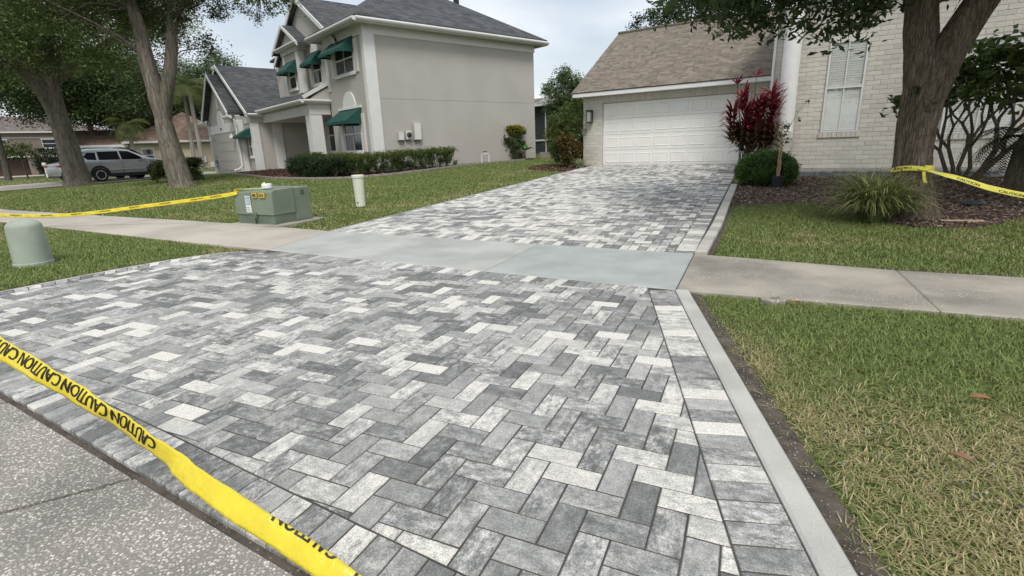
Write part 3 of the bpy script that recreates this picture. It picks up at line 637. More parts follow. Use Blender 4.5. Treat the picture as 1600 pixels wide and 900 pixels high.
def window(parent,x0,x1,z0,z1,y,m=TRIM,cols=2,rows=2,sill=True,pane=None,dep=.05,glass=GLASS):
    """window in a wall whose outside face is the plane y, seen from -y"""
    w=MB(); t=.055
    w.box(x0,x0+t,y-.035,y+dep,z0,z1); w.box(x1-t,x1,y-.035,y+dep,z0,z1); w.box(x0+t,x1-t,y-.033,y+dep,z0,z0+t); w.box(x0+t,x1-t,y-.033,y+dep,z1-t,z1)
    fr_=w.build('window',m,parent)
    mb=MB(); 
    for i in range(1,cols): x=x0+(x1-x0)*i/cols; mb.box(x-.016,x+.016,y-.025,y-.002,z0+t,z1-t)
    for j in range(1,rows):
        z=z0+(z1-z0)*j/rows; tt=.03 if j*2==rows else .014
        mb.box(x0+t,x1-t,y-.029,y-.003,z-tt,z+tt)
    if mb.v: mb.build('muntin',m,fr_)
    bx(fr_,'pane',glass,x0+t,x1-t,y-.001,y+.004,z0+t,z1-t)
    if sill: bx(fr_,'sill',m,x0-.08,x1+.08,y-.09,y+.01,z0-.10,z0-.002,b=.008)
    return fr_
def shutter(parent,x0,x1,z0,z1,y):
    o=bx(parent,'shutter',SHUT,x0,x1,y-.05,y-.003,z0,z1,b=.006)
    mb=MB(); n=int((z1-z0)/.075)
    for i in range(n):
        z=z0+.06+i*(z1-z0-.12)/n
        if abs(i-n*.5)<.6: continue
        mb.slab([(x0+.05,y-.052,z+.045),(x0+.05,y-.066,z),(x1-.05,y-.066,z),(x1-.05,y-.052,z+.045)],(0,.012,0))
    kind(mb.build('louvres',SHUT,o),'stuff')
def awning(parent,x0,x1,ztop,y,proj=.85,h=.62,drop=.12):
    """sloped canvas awning with side panels and a short valance on a pipe frame"""
    n=10; V=[];F=[]
    top=[(x0+(x1-x0)*i/n,y-.01,ztop) for i in range(n+1)]; bot=[(x0+(x1-x0)*i/n,y-proj,ztop-h+.012*math.sin(i*1.7)) for i in range(n+1)]
    val=[(p[0],p[1]-.01,p[2]-drop) for p in bot]
    V=top+bot+val
    for i in range(n): F+=[(n+1+i,n+2+i,i+1,i),(2*n+2+i,2*n+3+i,n+2+i,n+1+i)]
    # sides
    b=len(V); V+=[(x0,y-.01,ztop-h-drop),(x1,y-.01,ztop-h-drop)]
    F+=[(0,b,2*n+2,n+1),(n,2*n+1,3*n+2,b+1)]
    o=mk('awning',V,F,AWN,parent); so_=o.modifiers.new('thick','SOLIDIFY'); so_.thickness=.012
    fm=MB(); zb=ztop-h-.02
    for x in (x0+.03,x1-.03): fm.tube([(x,y,zb),(x,y-proj+.03,zb)],.014,6); fm.tube([(x,y-.02,ztop-.03),(x,y-proj+.03,zb)],.012,6)
    fm.tube([(x0+.03,y-proj+.03,zb),(x1-.03,y-proj+.03,zb)],.014,6); fm.build('frame',TRIM2,o)
    return o
def arch(parent,cx,z,r,y,m=TRIM,h=None,name='arch_panel'):
    h=h or r; pts=[(cx-r,y,z)]+[(cx-r*math.cos(math.pi*i/16),y,z+h*math.sin(math.pi*i/16)) for i in range(1,16)]+[(cx+r,y,z)]
    return MB().slab(pts[::-1],(0,-.05,0)).build(name,m,parent)
# ================================================================== NEIGHBOUR: grey two-storey house with green awnings
OH=(-14.176,17.518); RH=math.radians(-24.7)
def H2(x,y,z=0): return (OH[0]+x*math.cos(RH)-y*math.sin(RH),OH[1]+x*math.sin(RH)+y*math.cos(RH),z)
H=thing('stucco_house','greige two-storey stucco house with dark shingle roof, green awnings and a blank side wall','house',(*OH,0),RH)
W_='wall'
bx(H,W_,STUCCO,-3.9,0,0,9.1,0,5.74)                         # bay and long side wall
bx(H,W_,STUCCO,-11.0,-3.901,.12,9.08,3.02,6.1)              # centre, upper storey
bx(H,W_,STUCCO,-11.0,-3.901,1.5,9.06,0,3.018)               # behind the porch
mb=MB(); mb.slab([(-9.9,.13,6.1),(-3.0,.13,6.1),(-6.42,.13,8.2)],(0,.25,0)); mb.build(W_,STUCCO,H)   # gable
# frieze bands below the eaves (white) and the storey joint
bx(H,'frieze',TRIM,-3.98,.035,-.035,9.14,5.70,6.10)
bx(H,'storey_joint',STUCCO,.002,.007,.5,9.08,3.33,3.36)
# corner pilasters
mb=MB(); mb.box(-.20,.045,-.045,.45,0,5.742); mb.build('corner_pilaster',TRIM,H)
bx(H,'corner_pilaster',TRIM2,-3.93,-3.60,-.04,.01,3.9,5.74)
# ---- main hip roof
ez=6.24; p_=.60; ov=.5
xr_,yf,yb=ov,-ov,9.1+ov
apx=(xr_-(yb-yf)/2, (yf+yb)/2, ez+p_*(yb-yf)/2)
roof_face([(xr_,yf,ez),(xr_,yb,ez),apx],H,ROOFD)                                          # right slope
yv=yf+.45/p_
roof_face([(-4.4,yf,ez),(xr_,yf,ez),apx,(-7.0,apx[1],apx[2]),(-5.2,yf+(7.35-ez)/p_+.0,7.35)],H,ROOFD)
roof_face([(xr_,yb,ez),(-11.5,yb,ez),(-11.5+4.8,apx[1],apx[2]),apx],H,ROOFD)
roof_face([(-11.5,yb,ez),(-11.5,.0,ez),(-6.7,apx[1],apx[2])],H,ROOFD)
# gutters and fascia: moulded profile
def gutter(a,b,name='gutter',m=TRIM):
    a=Vector(a); b=Vector(b); t=(b-a).normalized(); s=t.cross(Vector((0,0,1)))  # s points outward when a->b runs with outside on the right
    prof=[(0,.02),(.10,.02),(.13,-.02),(.12,-.06),(.08,-.11),(.0,-.13),(-.03,-.16),(-.06,-.16),(-.06,.0)]
    V=[];n=len(prof)
    for p in (a,b):
        for u_,z in prof: V.append(tuple(p+s*u_+Vector((0,0,z))))
    F=[(i,(i+1)%n,n+(i+1)%n,n+i) for i in range(n)]+[tuple(range(n-1,-1,-1)),tuple(range(n,2*n))]
    return mk(name,V,F,m,H)
gutter((-4.4,yf,ez-.1),(xr_,yf,ez-.1)); gutter((xr_,yf,ez-.1),(xr_,yb,ez-.1)); gutter((xr_,yb,ez-.1),(-11.4,yb,ez-.1))
bx(H,'soffit',TRIM2,-4.4,xr_-.02,yf+.02,.0-.04,ez-.2,ez-.16); bx(H,'soffit',TRIM2,.04,xr_-.02,0,yb-.04,ez-.2,ez-.16)
bx(H,'fascia',TRIM2,-4.44,-4.40,yf,.12,ez-.26,ez+.02)
# ---- centre gable roof
def gable_roof(pk,ze,hw,sl,y0,y1,m=ROOFD,rake=.2,name='roof',ovh=.25):
    zr=pk[1]; xl,xr2=pk[0]-hw,pk[0]+hw; zl=zr-hw*sl
    roof_face([(xl,y1,zl),(xl,y0,zl),(pk[0],y0,zr),(pk[0],y1,zr)],H,m,.09)
    roof_face([(xr2,y0,zl),(xr2,y1,zl),(pk[0],y1,zr),(pk[0],y0,zr)],H,m,.09)
    for x_,s in ((xl,1),(xr2,-1)):
        a=Vector((x_,y0-.02,zl-.01)); b=Vector((pk[0]-s*.0,y0-.02,zr-.01)); 
        V=[(a.x,y0-.03,zl+.01),(b.x,y0-.03,zr+.01),(b.x,y0-.03,zr-rake),(a.x,y0-.03,zl-rake)]
        mb=MB(); mb.slab(V if s<0 else V[::-1],(0,.05,0)); o=mb.build('rake_board',TRIM,H)
gable_roof((-6.42,8.36),0,4.05,.615,-.14,5.2)
# ---- tower bay with small pediment
bx(H,W_,STUCCO,-8.45,-6.32,-.3,.119,4.0,6.0)
bx(H,'corner_pilaster',TRIM,-6.60,-6.29,-.335,-.02,4.1,5.98); bx(H,'corner_pilaster',TRIM,-8.48,-8.18,-.335,-.02,4.1,5.98)
bx(H,'frieze',TRIM2,-8.55,-6.2,-.36,.118,5.99,6.2)
mb=MB(); mb.slab([(-9.0,-.28,6.22),(-5.8,-.28,6.22),(-7.4,-.28,7.15)],(0,.2,0)); mb.build(W_,STUCCO,H)
gable_roof((-7.4,7.25),0,1.85,.56,-.55,.6,rake=.14)
mb=MB()
for k,(o1,z0_,z1_) in enumerate(((.30,6.2,6.26),(.42,6.262,6.32))): mb.box(-8.55-o1,-6.2+o1,-.36-o1*.6,.1,z0_,z1_)
mb.build('cornice',TRIM,H)
# ---- upper windows
def awin(x0,x1,z0,z1,y,a0,a1,at,sh=True,cols=2,proj=.85,h=.55,aname=None):
    window(H,x0,x1,z0,z1,y,cols=cols)
    if sh: shutter(H,x0-.40,x0-.06,z0-.03,z1+.05,y); shutter(H,x1+.06,x1+.40,z0-.03,z1+.05,y)
    awning(H,a0,a1,at,y,proj,h)
awin(-2.85,-.98,4.42,5.60,0,-3.15,-.85,5.78,proj=.62,h=.50)
awin(-5.75,-4.72,4.40,5.6,.12,-5.95,-4.55,5.78,cols=1,proj=.55,h=.50)
window(H,-7.85,-6.9,4.36,5.5,-.3,cols=1); awning(H,-8.1,-6.65,5.66,-.3,.55,.50)
arch(H,-5.22,5.80,.5,.118)
# ---- ground floor window
awin(-2.72,-.98,1.27,2.75,0,-2.95,-.80,3.02,proj=.75,h=.50)
bx(H,'ledge',TRIM,-3.0,-.75,-.07,-.001,3.03,3.12); arch(H,-1.86,3.121,.62,-.001)
# ---- porch
bx(H,'porch_beam',TRIM2,-10.98,-4.0,-.98,-.5,2.95,3.50); bx(H,'porch_beam',TRIM2,-4.5,-4.001,-.499,.0,2.951,3.499); bx(H,'porch_ceiling',TRIM2,-10.9,-4.51,-.49,1.49,2.96,3.0)
mb=MB(); mb.box(-4.62,-4.02,-.97,-.42,.3,2.949); mb.build('porch_column',TRIM,H); 
roof_face([(-11.0,-1.25,3.58),(-3.86,-1.25,3.58),(-3.86,.115,4.28),(-11.0,.115,4.28)],H,ROOFD,.08)
gutter((-11.0,-1.25,3.56),(-3.86,-1.25,3.56)); gutter((-3.86,-1.25,3.56),(-3.86,-.0,3.56))
mb=MB(); mb.slab([(-3.80,-1.2,3.60),(-3.80,-.005,4.21),(-3.80,-.005,4.39),(-3.80,-1.3,3.72)],(-.05,0,0)); mb.build('rake_board',TRIM,H)
mb=MB(); mb.slab([(-3.87,-1.1,3.5),(-3.87,-.01,3.5),(-3.87,-.01,4.2)],(-.04,0,0)); mb.build(W_,STUCCO,H)
window(H,-8.2,-7.4,1.3,3.0,1.5,cols=1)
dr=bx(H,'door',mat('taupe_door',(.2,.17,.15),.5),-6.9,-5.9,1.44,1.499,.5,2.7,b=.01)
bx(H,'porch_floor',OLDC,-10.9,-4.0,-.9,1.49,.2,.5)
bx(H,'wall_lantern',BLACK,-4.42,-4.30,1.36,1.499,2.0,2.3,b=.02)
# ---- garage wing
bx(H,W_,STUCCO,-19.4,-12.3,-2.0,6,-.3,3.4); bx(H,W_,STUCCO,-12.299,-11.0,-1.6,6,-.3,3.35)
mb=MB(); mb.slab([(-19.3,-1.99,3.39),(-12.4,-1.99,3.39),(-15.85,-1.99,5.75)],(0,.25,0)); mb.build(W_,STUCCO,H)
mb=MB(); mb.slab([(-20.2,-1.5,3.39),(-11.1,-1.5,3.39),(-15.7,-1.5,6.2)],(0,.25,0)); mb.build(W_,STUCCO,H)
gable_roof((-15.85,5.95),0,3.35,.70,-2.35,-1.0,rake=.2); 
gable_roof((-15.7,6.45),0,5.0,.60,-1.85,2.6,rake=.2)
gutter((-10.75,-1.8,3.42),(-10.75,-.05,3.42)); gutter((-13.3,-2.35,3.40),(-11.9,-2.35,3.40)); gutter((-19.9,-2.35,3.40),(-18.4,-2.35,3.40))
bx(H,'frieze',TRIM2,-12.26,-10.96,-1.64,-.1,2.98,3.3); 
bx(H,'corner_pilaster',TRIM,-11.25,-10.955,-1.645,-1.25,0,2.97); bx(H,'corner_pilaster',TRIM,-11.2,-10.95,-.55,-.05,0,2.96)
bx(H,'corner_pilaster',TRIM,-12.75,-12.26,-2.04,-1.7,-.3,3.2); bx(H,'corner_pilaster',TRIM,-19.44,-18.9,-2.04,-1.7,-.3,3.2)
bx(H,'lintel',TRIM,-18.8,-12.9,-2.05,-2.001,2.62,3.12); arch(H,-15.85,3.121,.75,-2.001,h=.8)
arch(H,-15.85,4.35,.18,-2.0,h=.3); bx(H,'vent',TRIM,-16.03,-15.67,-2.05,-2.001,3.98,4.349)
bx(H,'house_number',INK,-15.98,-15.72,-2.07,-2.051,2.8,2.92)
gd=bx(H,'garage_door',GDOOR,-17.65,-13.5,-1.96-.045,-1.97,.3,2.619)
for i in range(4):
    s=bx(gd,'section',GDOOR,-17.62,-13.53,-2.03,-2.006,.45+i*.54,.45+i*.54+.51,b=.006)
window(H,-12.0,-11.45,1.2,2.3,-1.6,cols=1); awning(H,-12.2,-11.3,2.72,-1.6,.75,.42)
for x in (-13.15,-18.3):
    mb=MB(); mb.lathe([(.05,.22),(.16,.02),(.15,0)],(x,-2.16,2.25),12); mb.tube([(x,-2.05,2.5),(x,-2.16,2.55),(x,-2.16,2.46)],.02,6); mb.build('lamp_shade',TRIM2,H)
mb=MB(); mb.tube([(-12.22,-2.15,3.25),(-12.22,-2.08,3.0),(-12.22,-2.08,.75),(-12.0,-2.35,.55),(-12.0,-2.6,.5)],.045,8); mb.build('downspout',TRIM,H)
mb=MB(); mb.tube([(-19.0,-2.15,3.25),(-19.0,-2.08,3.0),(-19.0,-2.08,.6),(-19.1,-2.3,.45)],.045,8); mb.build('downspout',TRIM,H)
bx(H,'roof_vent',BLACK,.5-3.3,.5-3.1,6.4,6.6,ez+3.2*p_-.1,ez+3.2*p_+.22)
# ---- utility boxes on the side wall
def ubox(x,y0,y1,z0,z1,d,label):
    t=thing('meter_box' if 'meter' in label else 'utility_box',label,'utility box',H2(0,(y0+y1)/2,z0),RH)
    w=(y1-y0)/2; MB().box(.002,d,-w,w,0,z1-z0,b=.01).build('box',STUCCO,t); MB().box(d+.001,d+.015,-w+.02,w-.02,.02,z1-z0-.02,b=.005).build('cover',SHUT,t)
    return t
ubox(0,1.08,1.35,1.66,2.0,.16,'small square utility box, leftmost of the boxes on the stucco side wall')
t=ubox(0,1.45,1.72,1.68,2.05,.14,'electric meter box with a round glass meter between two boxes on the side wall')
mb=MB(); v0=[(0,0),(.11,0),(.11,.05),(.07,.10),(0,.10)]
mb.lathe([(.11,0),(.11,.05),(.075,.10),(.01,.105)],(0,0,0),16); m_=mb.build('meter',GLASS,t,True); m_.rotation_euler=(0,math.pi/2,0); m_.location=(.155,0,.2)
t=ubox(0,1.84,2.2,1.66,2.38,.17,'tall flat utility box, largest of the boxes on the side wall of the stucco house')
t=thing('conduit','pair of thin painted conduits running from the utility boxes down to the hedge','pipe',H2(0,1.4,0),RH)
for y in (-.02,.62): MB().tube([(.05,y,.3),(.05,y,1.68)],.022,8).build('pipe',STUCCO,t)
# ================================================================== OUR HOUSE: painted brick with garage
GH=(-5.02,18.94)
def G2(x,y,z=0): return (*hloc(x,y),z)
B=thing('brick_house','cream painted brick house with double garage door, brown shingle roof and tall front window','house',(*GH,0),A1)
BM=Matrix.Translation((*GH,0))@Matrix.Rotation(A1,4,'Z')
# backing walls in mortar colour, bricks laid proud of them
bx(B,'wall',MORT,-.75,-.02,.012,9,.1,2.96); bx(B,'wall',MORT,4.90,5.76,.012,3,.1,2.96); bx(B,'wall',MORT,-.0201,4.9001,.013,.2,2.62,2.95)
bx(B,'wall',MORT,5.762,15.5,-2.15,7,.1,5.1)
def bricks(x0,x1,z0,z1,y,holes=(),pl=.29,ph=.108,th=.022):
    out=[]; r=0; z=z0
    while z<z1-.02:
        x=x0-(pl/2 if r%2 else 0)
        while x<x1:
            a,b=max(x,x0),min(x+pl,x1); zt=min(z+ph,z1); segs=[(a,b)]
            for (hx0,hx1,hz0,hz1) in holes:
                if zt>hz0+.02 and z<hz1-.02:
                    ns=[]
                    for s in segs:
                        if s[1]<=hx0 or s[0]>=hx1: ns.append(s)
                        else:
                            if s[0]<hx0: ns.append((s[0],hx0))
                            if s[1]>hx1: ns.append((hx1,s[1]))
                    segs=ns
            for s in segs:
                if s[1]-s[0]>.03: out.append(([(s[0],z),(s[1],z),(s[1],zt),(s[0],zt)],0))
            x+=pl
        z+=ph; r+=1
    return out
btone=lambda x,y:float(np.clip(.5+random.uniform(-.28,.28)+(vnoise(x+30,y+30,1.1)-.5)*.5,0,1))
lay(bricks(-.75,-.02,.36,2.74,0),lambda x,y,z:(x,.008-z,y),B,'brick',BRK_O,BRK_G,60,None,btone,gap=.004,bev=.004,drop=.004,depth=.02,jitz=.002,frame=BM)
lay(bricks(4.90,5.75,.36,2.74,0),lambda x,y,z:(x,.008-z,y),B,'brick',BRK_O,BRK_G,20,None,btone,gap=.004,bev=.004,drop=.004,depth=.02,jitz=.002,frame=BM)
sol=[([(x,2.63),(x+.075,2.63),(x+.075,2.85),(x,2.85)],0) for x in np.arange(-.75,5.7,.075)]
lay(sol,lambda x,y,z:(x,.006-z,y),B,'soldier_brick',BRK_O,BRK_G,0,None,btone,gap=.003,bev=.004,drop=.004,depth=.02,frame=BM)
lay([([(x,.38),(x+.075,.38),(x+.075,.60),(x,.60)],0) for x in np.arange(-.75,-.1,.075)],lambda x,y,z:(x,-.012-z,y),B,'soldier_brick',BRK_O,BRK_G,9,None,btone,gap=.003,bev=.004,drop=.004,depth=.03,frame=BM)
WX=(6.96,7.76,1.33,3.46); W2=(9.35,10.6,1.2,3.2)
lay(bricks(5.762,14.2,.44,4.9,-2.16,holes=[WX,W2]),lambda x,y,z:(x,-2.156-z,y),B,'brick',BRK_O,BRK_G,300,None,btone,gap=.004,bev=.005,drop=.004,depth=.02,jitz=.002,frame=BM)
bx(B,'corner_trim',TRIM,5.70,5.7615,-2.19,-2.13,.3,5.0); bx(B,'side_wall',MORT,5.735,5.7618,-2.129,.01,.1,5.0)
# window with closed blinds
def blind_window(x0,x1,z0,z1,cols,rows):
    y=-2.16; w=MB(); t=.045
    # recess cut look: reveal boards round a dark backing set into the wall face
    for a in ((x0-.001,x0+t,y-.03,y+.02,z0,z1),(x1-t,x1+.001,y-.03,y+.02,z0,z1),(x0+t,x1-t,y-.028,y+.02,z0,z0+t),(x0+t,x1-t,y-.028,y+.02,z1-t,z1)): w.box(*a)
    f_=w.build('window',TRIM,B)
    mb=MB(); 
    for i in range(1,cols): x=x0+(x1-x0)*i/cols; mb.box(x-.014,x+.014,y-.024,y-.0105,z0+t,z1-t)
    zm=(z0+z1)/2; mb.box(x0+t,x1-t,y-.034,y-.011,zm-.028,zm+.028); mb.build('muntin',TRIM,f_)
    MB().box(x0+t,x1-t,y-.010,y-.007,z0+t,z1-t).build('pane',PANE,f_)
    mb=MB(); z=z0+t+.01
    while z<z1-t-.03:
        if abs(z-zm)>.03: tl=random.choice([0,0,0,.006,.012]); mb.slab([(x0+t+.006,y-.001+tl*.3,z),(x1-t-.006,y-.001+tl*.3,z),(x1-t-.006,y+.006,z+.052),(x0+t+.006,y+.006,z+.052)],(0,.003,0))
        z+=.055
    mb.build('blind',BLIND,f_)
    return f_
for W__ in (WX,W2): blind_window(*W__,2,4)
lay([([(x,1.20),(x+.1,1.20),(x+.1,1.325),(x,1.325)],0) for x in np.arange(6.92,7.75,.1)],lambda x,y,z:(x,-2.19-z,y),B,'sill_brick',BRK_O,BRK_G,12,None,btone,gap=.003,bev=.006,drop=.005,depth=.06,frame=BM)
lay([([(x,1.07),(x+.1,1.07),(x+.1,1.195),(x,1.195)],0) for x in np.arange(9.3,10.6,.1)],lambda x,y,z:(x,-2.19-z,y),B,'sill_brick',BRK_O,BRK_G,0,None,btone,gap=.003,bev=.006,drop=.005,depth=.06,frame=BM)
# garage door: 4 sections x 8 raised panels
gd=bx(B,'garage_door',DOORW,.0,4.88,.10,.14,.42,2.62)
for j in range(4):
    z0=.47+j*.535; sct=bx(gd,'section',DOORW,.02,4.86,.068,.0995,z0,z0+.527,b=.005)
    for i in range(8):
        x0=.09+i*.598; mb=MB()
        o=.0; x1=x0+.515; a,b_=z0+.095,z0+.435
        ring=[(x0,a),(x1,a),(x1,b_),(x0,b_)]
        V=[];F=[]
        for ins,y in ((0,.0675),(.012,.060),(.03,.060),(.055,.0655),(.065,.0655)):
            V+=[(x0+ins,y,a+ins),(x1-ins,y,a+ins),(x1-ins,y,b_-ins),(x0+ins,y,b_-ins)]
        for r in range(4):
            for k in range(4): F.append((r*4+k,r*4+(k+1)%4,(r+1)*4+(k+1)%4,(r+1)*4+k))
        F.append((16,17,18,19)); 
        V2=[]
        # recessed moulding: push the groove inwards
        for q,(x,y,z) in enumerate(V): V2.append((x,{0:.0670,1:.0560,2:.0560,3:.0640,4:.0625}[q//4],z))
        mk('panel',V2,F,DOORW,sct)
bx(B,'door_jamb',TRIM2,-.02,.0,.0,.1,.42,2.62); bx(B,'door_jamb',TRIM2,4.88,4.90,.0,.1,.42,2.62)
# fascia and roof backing, shingle tabs on top
bx(B,'fascia',TRIM,-.93,5.73,-.52,-.47,2.84,3.0,b=.006); bx(B,'soffit',TRIM2,-.9,5.73,-.469,.02,2.86,2.9); bx(B,'drip_edge',BLACK,-.94,5.73,-.535,-.521,2.97,3.0)
mb=MB(); mb.slab([(-.93,-.52,2.84),(-.93,3.7,5.37),(-.93,3.7,5.5),(-.93,-.52,2.99)],(.04,0,0)); mb.build('rake_board',TRIM,B)
SL=.5952; LN=math.sqrt(1+SL*SL)
mb=MB(); 
for s in (0,1):
    y0=-.5 if s==0 else 7.9
    mb.slab([(-.95,y0,2.99),(9,y0,2.99),(9,3.7,5.49),(-.95,3.7,5.49)] if s==0 else [(9,y0,2.99),(-.95,y0,2.99),(-.95,3.7,5.49),(9,3.7,5.49)],(0,0,-.05))
mb.build('roof',SHG_G,B); 
tabs=[]; r=0; s=0.0
while s<4.9:
    x=-.95-random.uniform(0,.25)
    while x<7.6:
        w=random.choice([.10,.15,.2,.26]); a=max(x,-.96); b_=min(x+w,7.6)
        if b_-a>.03: tabs.append(([(a,s),(b_,s),(b_,s+.145),(a,s+.145)],0))
        x+=w
    s+=.132
def rs_(x,s_,z): 
    k=(s_%.132)/.132
    return (x,-.53+s_/LN-z*SL/LN,2.985+s_*SL/LN+z/LN)
def rsurf(base):
    pass
V=[]
def shsurf(x,s_,z): return (x,-.53+s_/LN-z*SL/LN,2.99+s_*SL/LN+z/LN)
# every tab tilts: its lower edge stands proud over the course below
def shs(x,s_,z): 
    return shsurf(x,s_,z)
lay(tabs,lambda x,s_,z:shsurf(x,s_,z+.012+(.006 if math.sin(x*57.3+s_*91)>0 else 0)),B,'shingle',SHG_O,SHG_G,300,None,lambda x,y:random.uniform(.15,.85),gap=.0012,bev=.002,drop=.002,depth=.014,jitz=.004,frame=BM)
MB().tube([(-.95,3.7,5.53),(9,3.7,5.53)],.07,8).build('ridge_cap',SHG_G,B)
# main roof above the tall wall (out of view, casts its shade)
roof_face([(5.3,-2.7,5.05),(16,-2.7,5.05),(16,3,8),(8.3,3,8)],B,ROOFB,.1); bx(B,'soffit',TRIM2,5.35,15.9,-2.68,-2.19,4.98,5.02)
roof_face([(5.3,7.4,5.05),(5.3,-2.7,5.05),(8.3,3,8)],B,ROOFB,.1)
# lantern
t=thing('wall_lantern','dark rectangular glass lantern on the brick pier left of the garage door','lantern',G2(-.44,-.02,2.0),A1)
mb=MB(); mb.box(-.09,.09,-.05,0,-.02,.42,b=.01); mb.box(-.11,.11,-.20,-.05,.38,.42); mb.box(-.10,.10,-.19,-.05,-.02,.01)
for x in (-.09,.075):
    for y in (-.185,-.065): mb.box(x,x+.015,y,y+.015,.01,.38)
mb.build('frame',BLACK,t); MB().box(-.07,.07,-.165,-.07,.02,.36).build('glass',LAMPG,t)
# column on brick pedestal (porch column)
C_=thing('porch_column','round white stucco column on a painted brick pedestal at the corner of the brick house','column',G2(6.17,-2.52,0),A1)
mb=MB(); mb.lathe([(.205,1.40),(.205,1.55),(.2,3.6),(.19,5.0)],n=32); mb.build('shaft',COLW,C_,True)
MB().box(-.215,.215,-.215,.215,.2,1.2).build('pedestal',MORT,C_)
CM=Matrix.Translation((*hloc(6.17,-2.52),0))@Matrix.Rotation(A1,4,'Z')
cb=[([(x,1.21),(x+.092,1.21),(x+.092,1.40),(x,1.40)],0) for x in (-.23,-.138,-.046,.046,.138)]
lay(cb,lambda x,y,z:(x,-.235-z,y),C_,'cap_brick',BRK_O,BRK_G,9,None,lambda x,y:1.0,gap=.003,bev=.008,drop=.006,depth=.10,frame=CM)
lay([([(y,1.21),(y+.1,1.21),(y+.1,1.40),(y,1.40)],0) for y in (-.2,-.1,0,.1)],lambda x,y,z:(-.235-z,-x,y),C_,'cap_brick',BRK_O,BRK_G,9,None,lambda x,y:1.0,gap=.003,bev=.008,drop=.006,depth=.03,frame=CM)
lay(bricks(-.23,.23,.36,1.2,-.2),lambda x,y,z:(x,-.224-z,y),C_,'brick',BRK_O,BRK_G,40,None,btone,gap=.004,bev=.004,drop=.004,depth=.02,frame=CM)
MB().box(-.215,.215,-.2,.2,1.2,1.395).build('cap_core',MORT,C_)
# raised paver walk along the front wall
PW_=thing('front_walk','low raised walk of grey pavers along the foot of the brick wall','walk',G2(0,-2.16,0),A1); PW_['kind']='structure'; del PW_['category']; del PW_['label']
MB().box(5.5,14,-.95,-.01,.15,.385).build('base',SAND,PW_)
lay([([(x,y),(x+.235,y),(x+.235,y+.1175),(x,y+.1175)],0) for x in np.arange(5.5,13.8,.237) for y in np.arange(-.95,-.1,.1185)],lambda x,y,z:(x,y,.42+z),PW_,'paver',PAV_O,PAV_G,40,None,lambda x,y:random.uniform(.15,.5),depth=.03,frame=Matrix.Translation((*hloc(0,-2.16),0))@Matrix.Rotation(A1,4,'Z'))
lay([([(x,.30),(x+.235,.30),(x+.235,.385),(x,.385)],0) for x in np.arange(5.5,13.8,.237)],lambda x,y,z:(x,-.955-z,y),PW_,'paver',PAV_O,PAV_G,30,None,lambda x,y:random.uniform(.15,.5),depth=.03,frame=Matrix.Translation((*hloc(0,-2.16),0))@Matrix.Rotation(A1,4,'Z'))
# ================================================================== FOLIAGE
def leaves(cen,rad,n_cl,per,size,c_dark,c_light,cl_r,shell=.45,asp=.42,droop=.25,seed=0,flat=1.0,var=.18,bottom=None):
    """leaf-shaped quads in clumps spread through ellipsoids. cen: list of centres, rad: list of radii"""
    R=np.random.default_rng(seed+5); cen=np.array(cen,float); rad=np.array(rad,float)
    w=np.prod(rad,1)**.8; idx=R.choice(len(cen),n_cl,p=w/w.sum())
    d_=R.normal(size=(n_cl,3)); d_/=np.linalg.norm(d_,axis=1)[:,None]; rr=(shell+(1-shell)*R.random(n_cl)**.6)[:,None]
    cc=cen[idx]+d_*rr*rad[idx]
    if bottom is not None: cc[:,2]=np.maximum(cc[:,2],bottom+R.random(n_cl)*.2)
    sz=R.uniform(.6,1.35,n_cl)
    n=n_cl*per; ci=np.repeat(np.arange(n_cl),per)
    off=np.clip(R.normal(size=(n,3)),-1.7,1.7)*cl_r*sz[ci][:,None]*.55; off[:,2]*=flat
    P=cc[ci]+off
    a=R.normal(size=(n,3)); a[:,2]=a[:,2]*.6-droop; a/=np.linalg.norm(a,axis=1)[:,None]
    b=R.normal(size=(n,3)); b[:,2]*=.5; b-=a*np.sum(a*b,1)[:,None]; b/=np.linalg.norm(b,axis=1)[:,None]
    nn=np.cross(a,b); s=(size*R.uniform(.6,1.3,n))[:,None]
    V=np.empty((n,4,3)); V[:,0]=P-a*s*.5; V[:,1]=P+b*s*asp*.5+nn*s*.06; V[:,2]=P+a*s*.5-nn*s*.04; V[:,3]=P-b*s*asp*.5+nn*s*.06
    F=np.arange(n*4).reshape(n,4)
    t=np.clip(R.random(n_cl)[ci]*.75+R.random(n)*.45-.1,0,1)[:,None]
    C_=np.array(c_dark)*(1-t)+np.array(c_light)*t; C_*=(1+var*R.normal(size=(n,1))*.6); C_=np.clip(C_,.004,.9)
    return V.reshape(-1,3),F,np.repeat(C_,4,0),cc
def leaf_obj(name,args,parent,**k):
    V,F,C_,cc=leaves(*args,**k); o=mk_np(name,V,F,LEAF,parent,C_); return o,cc
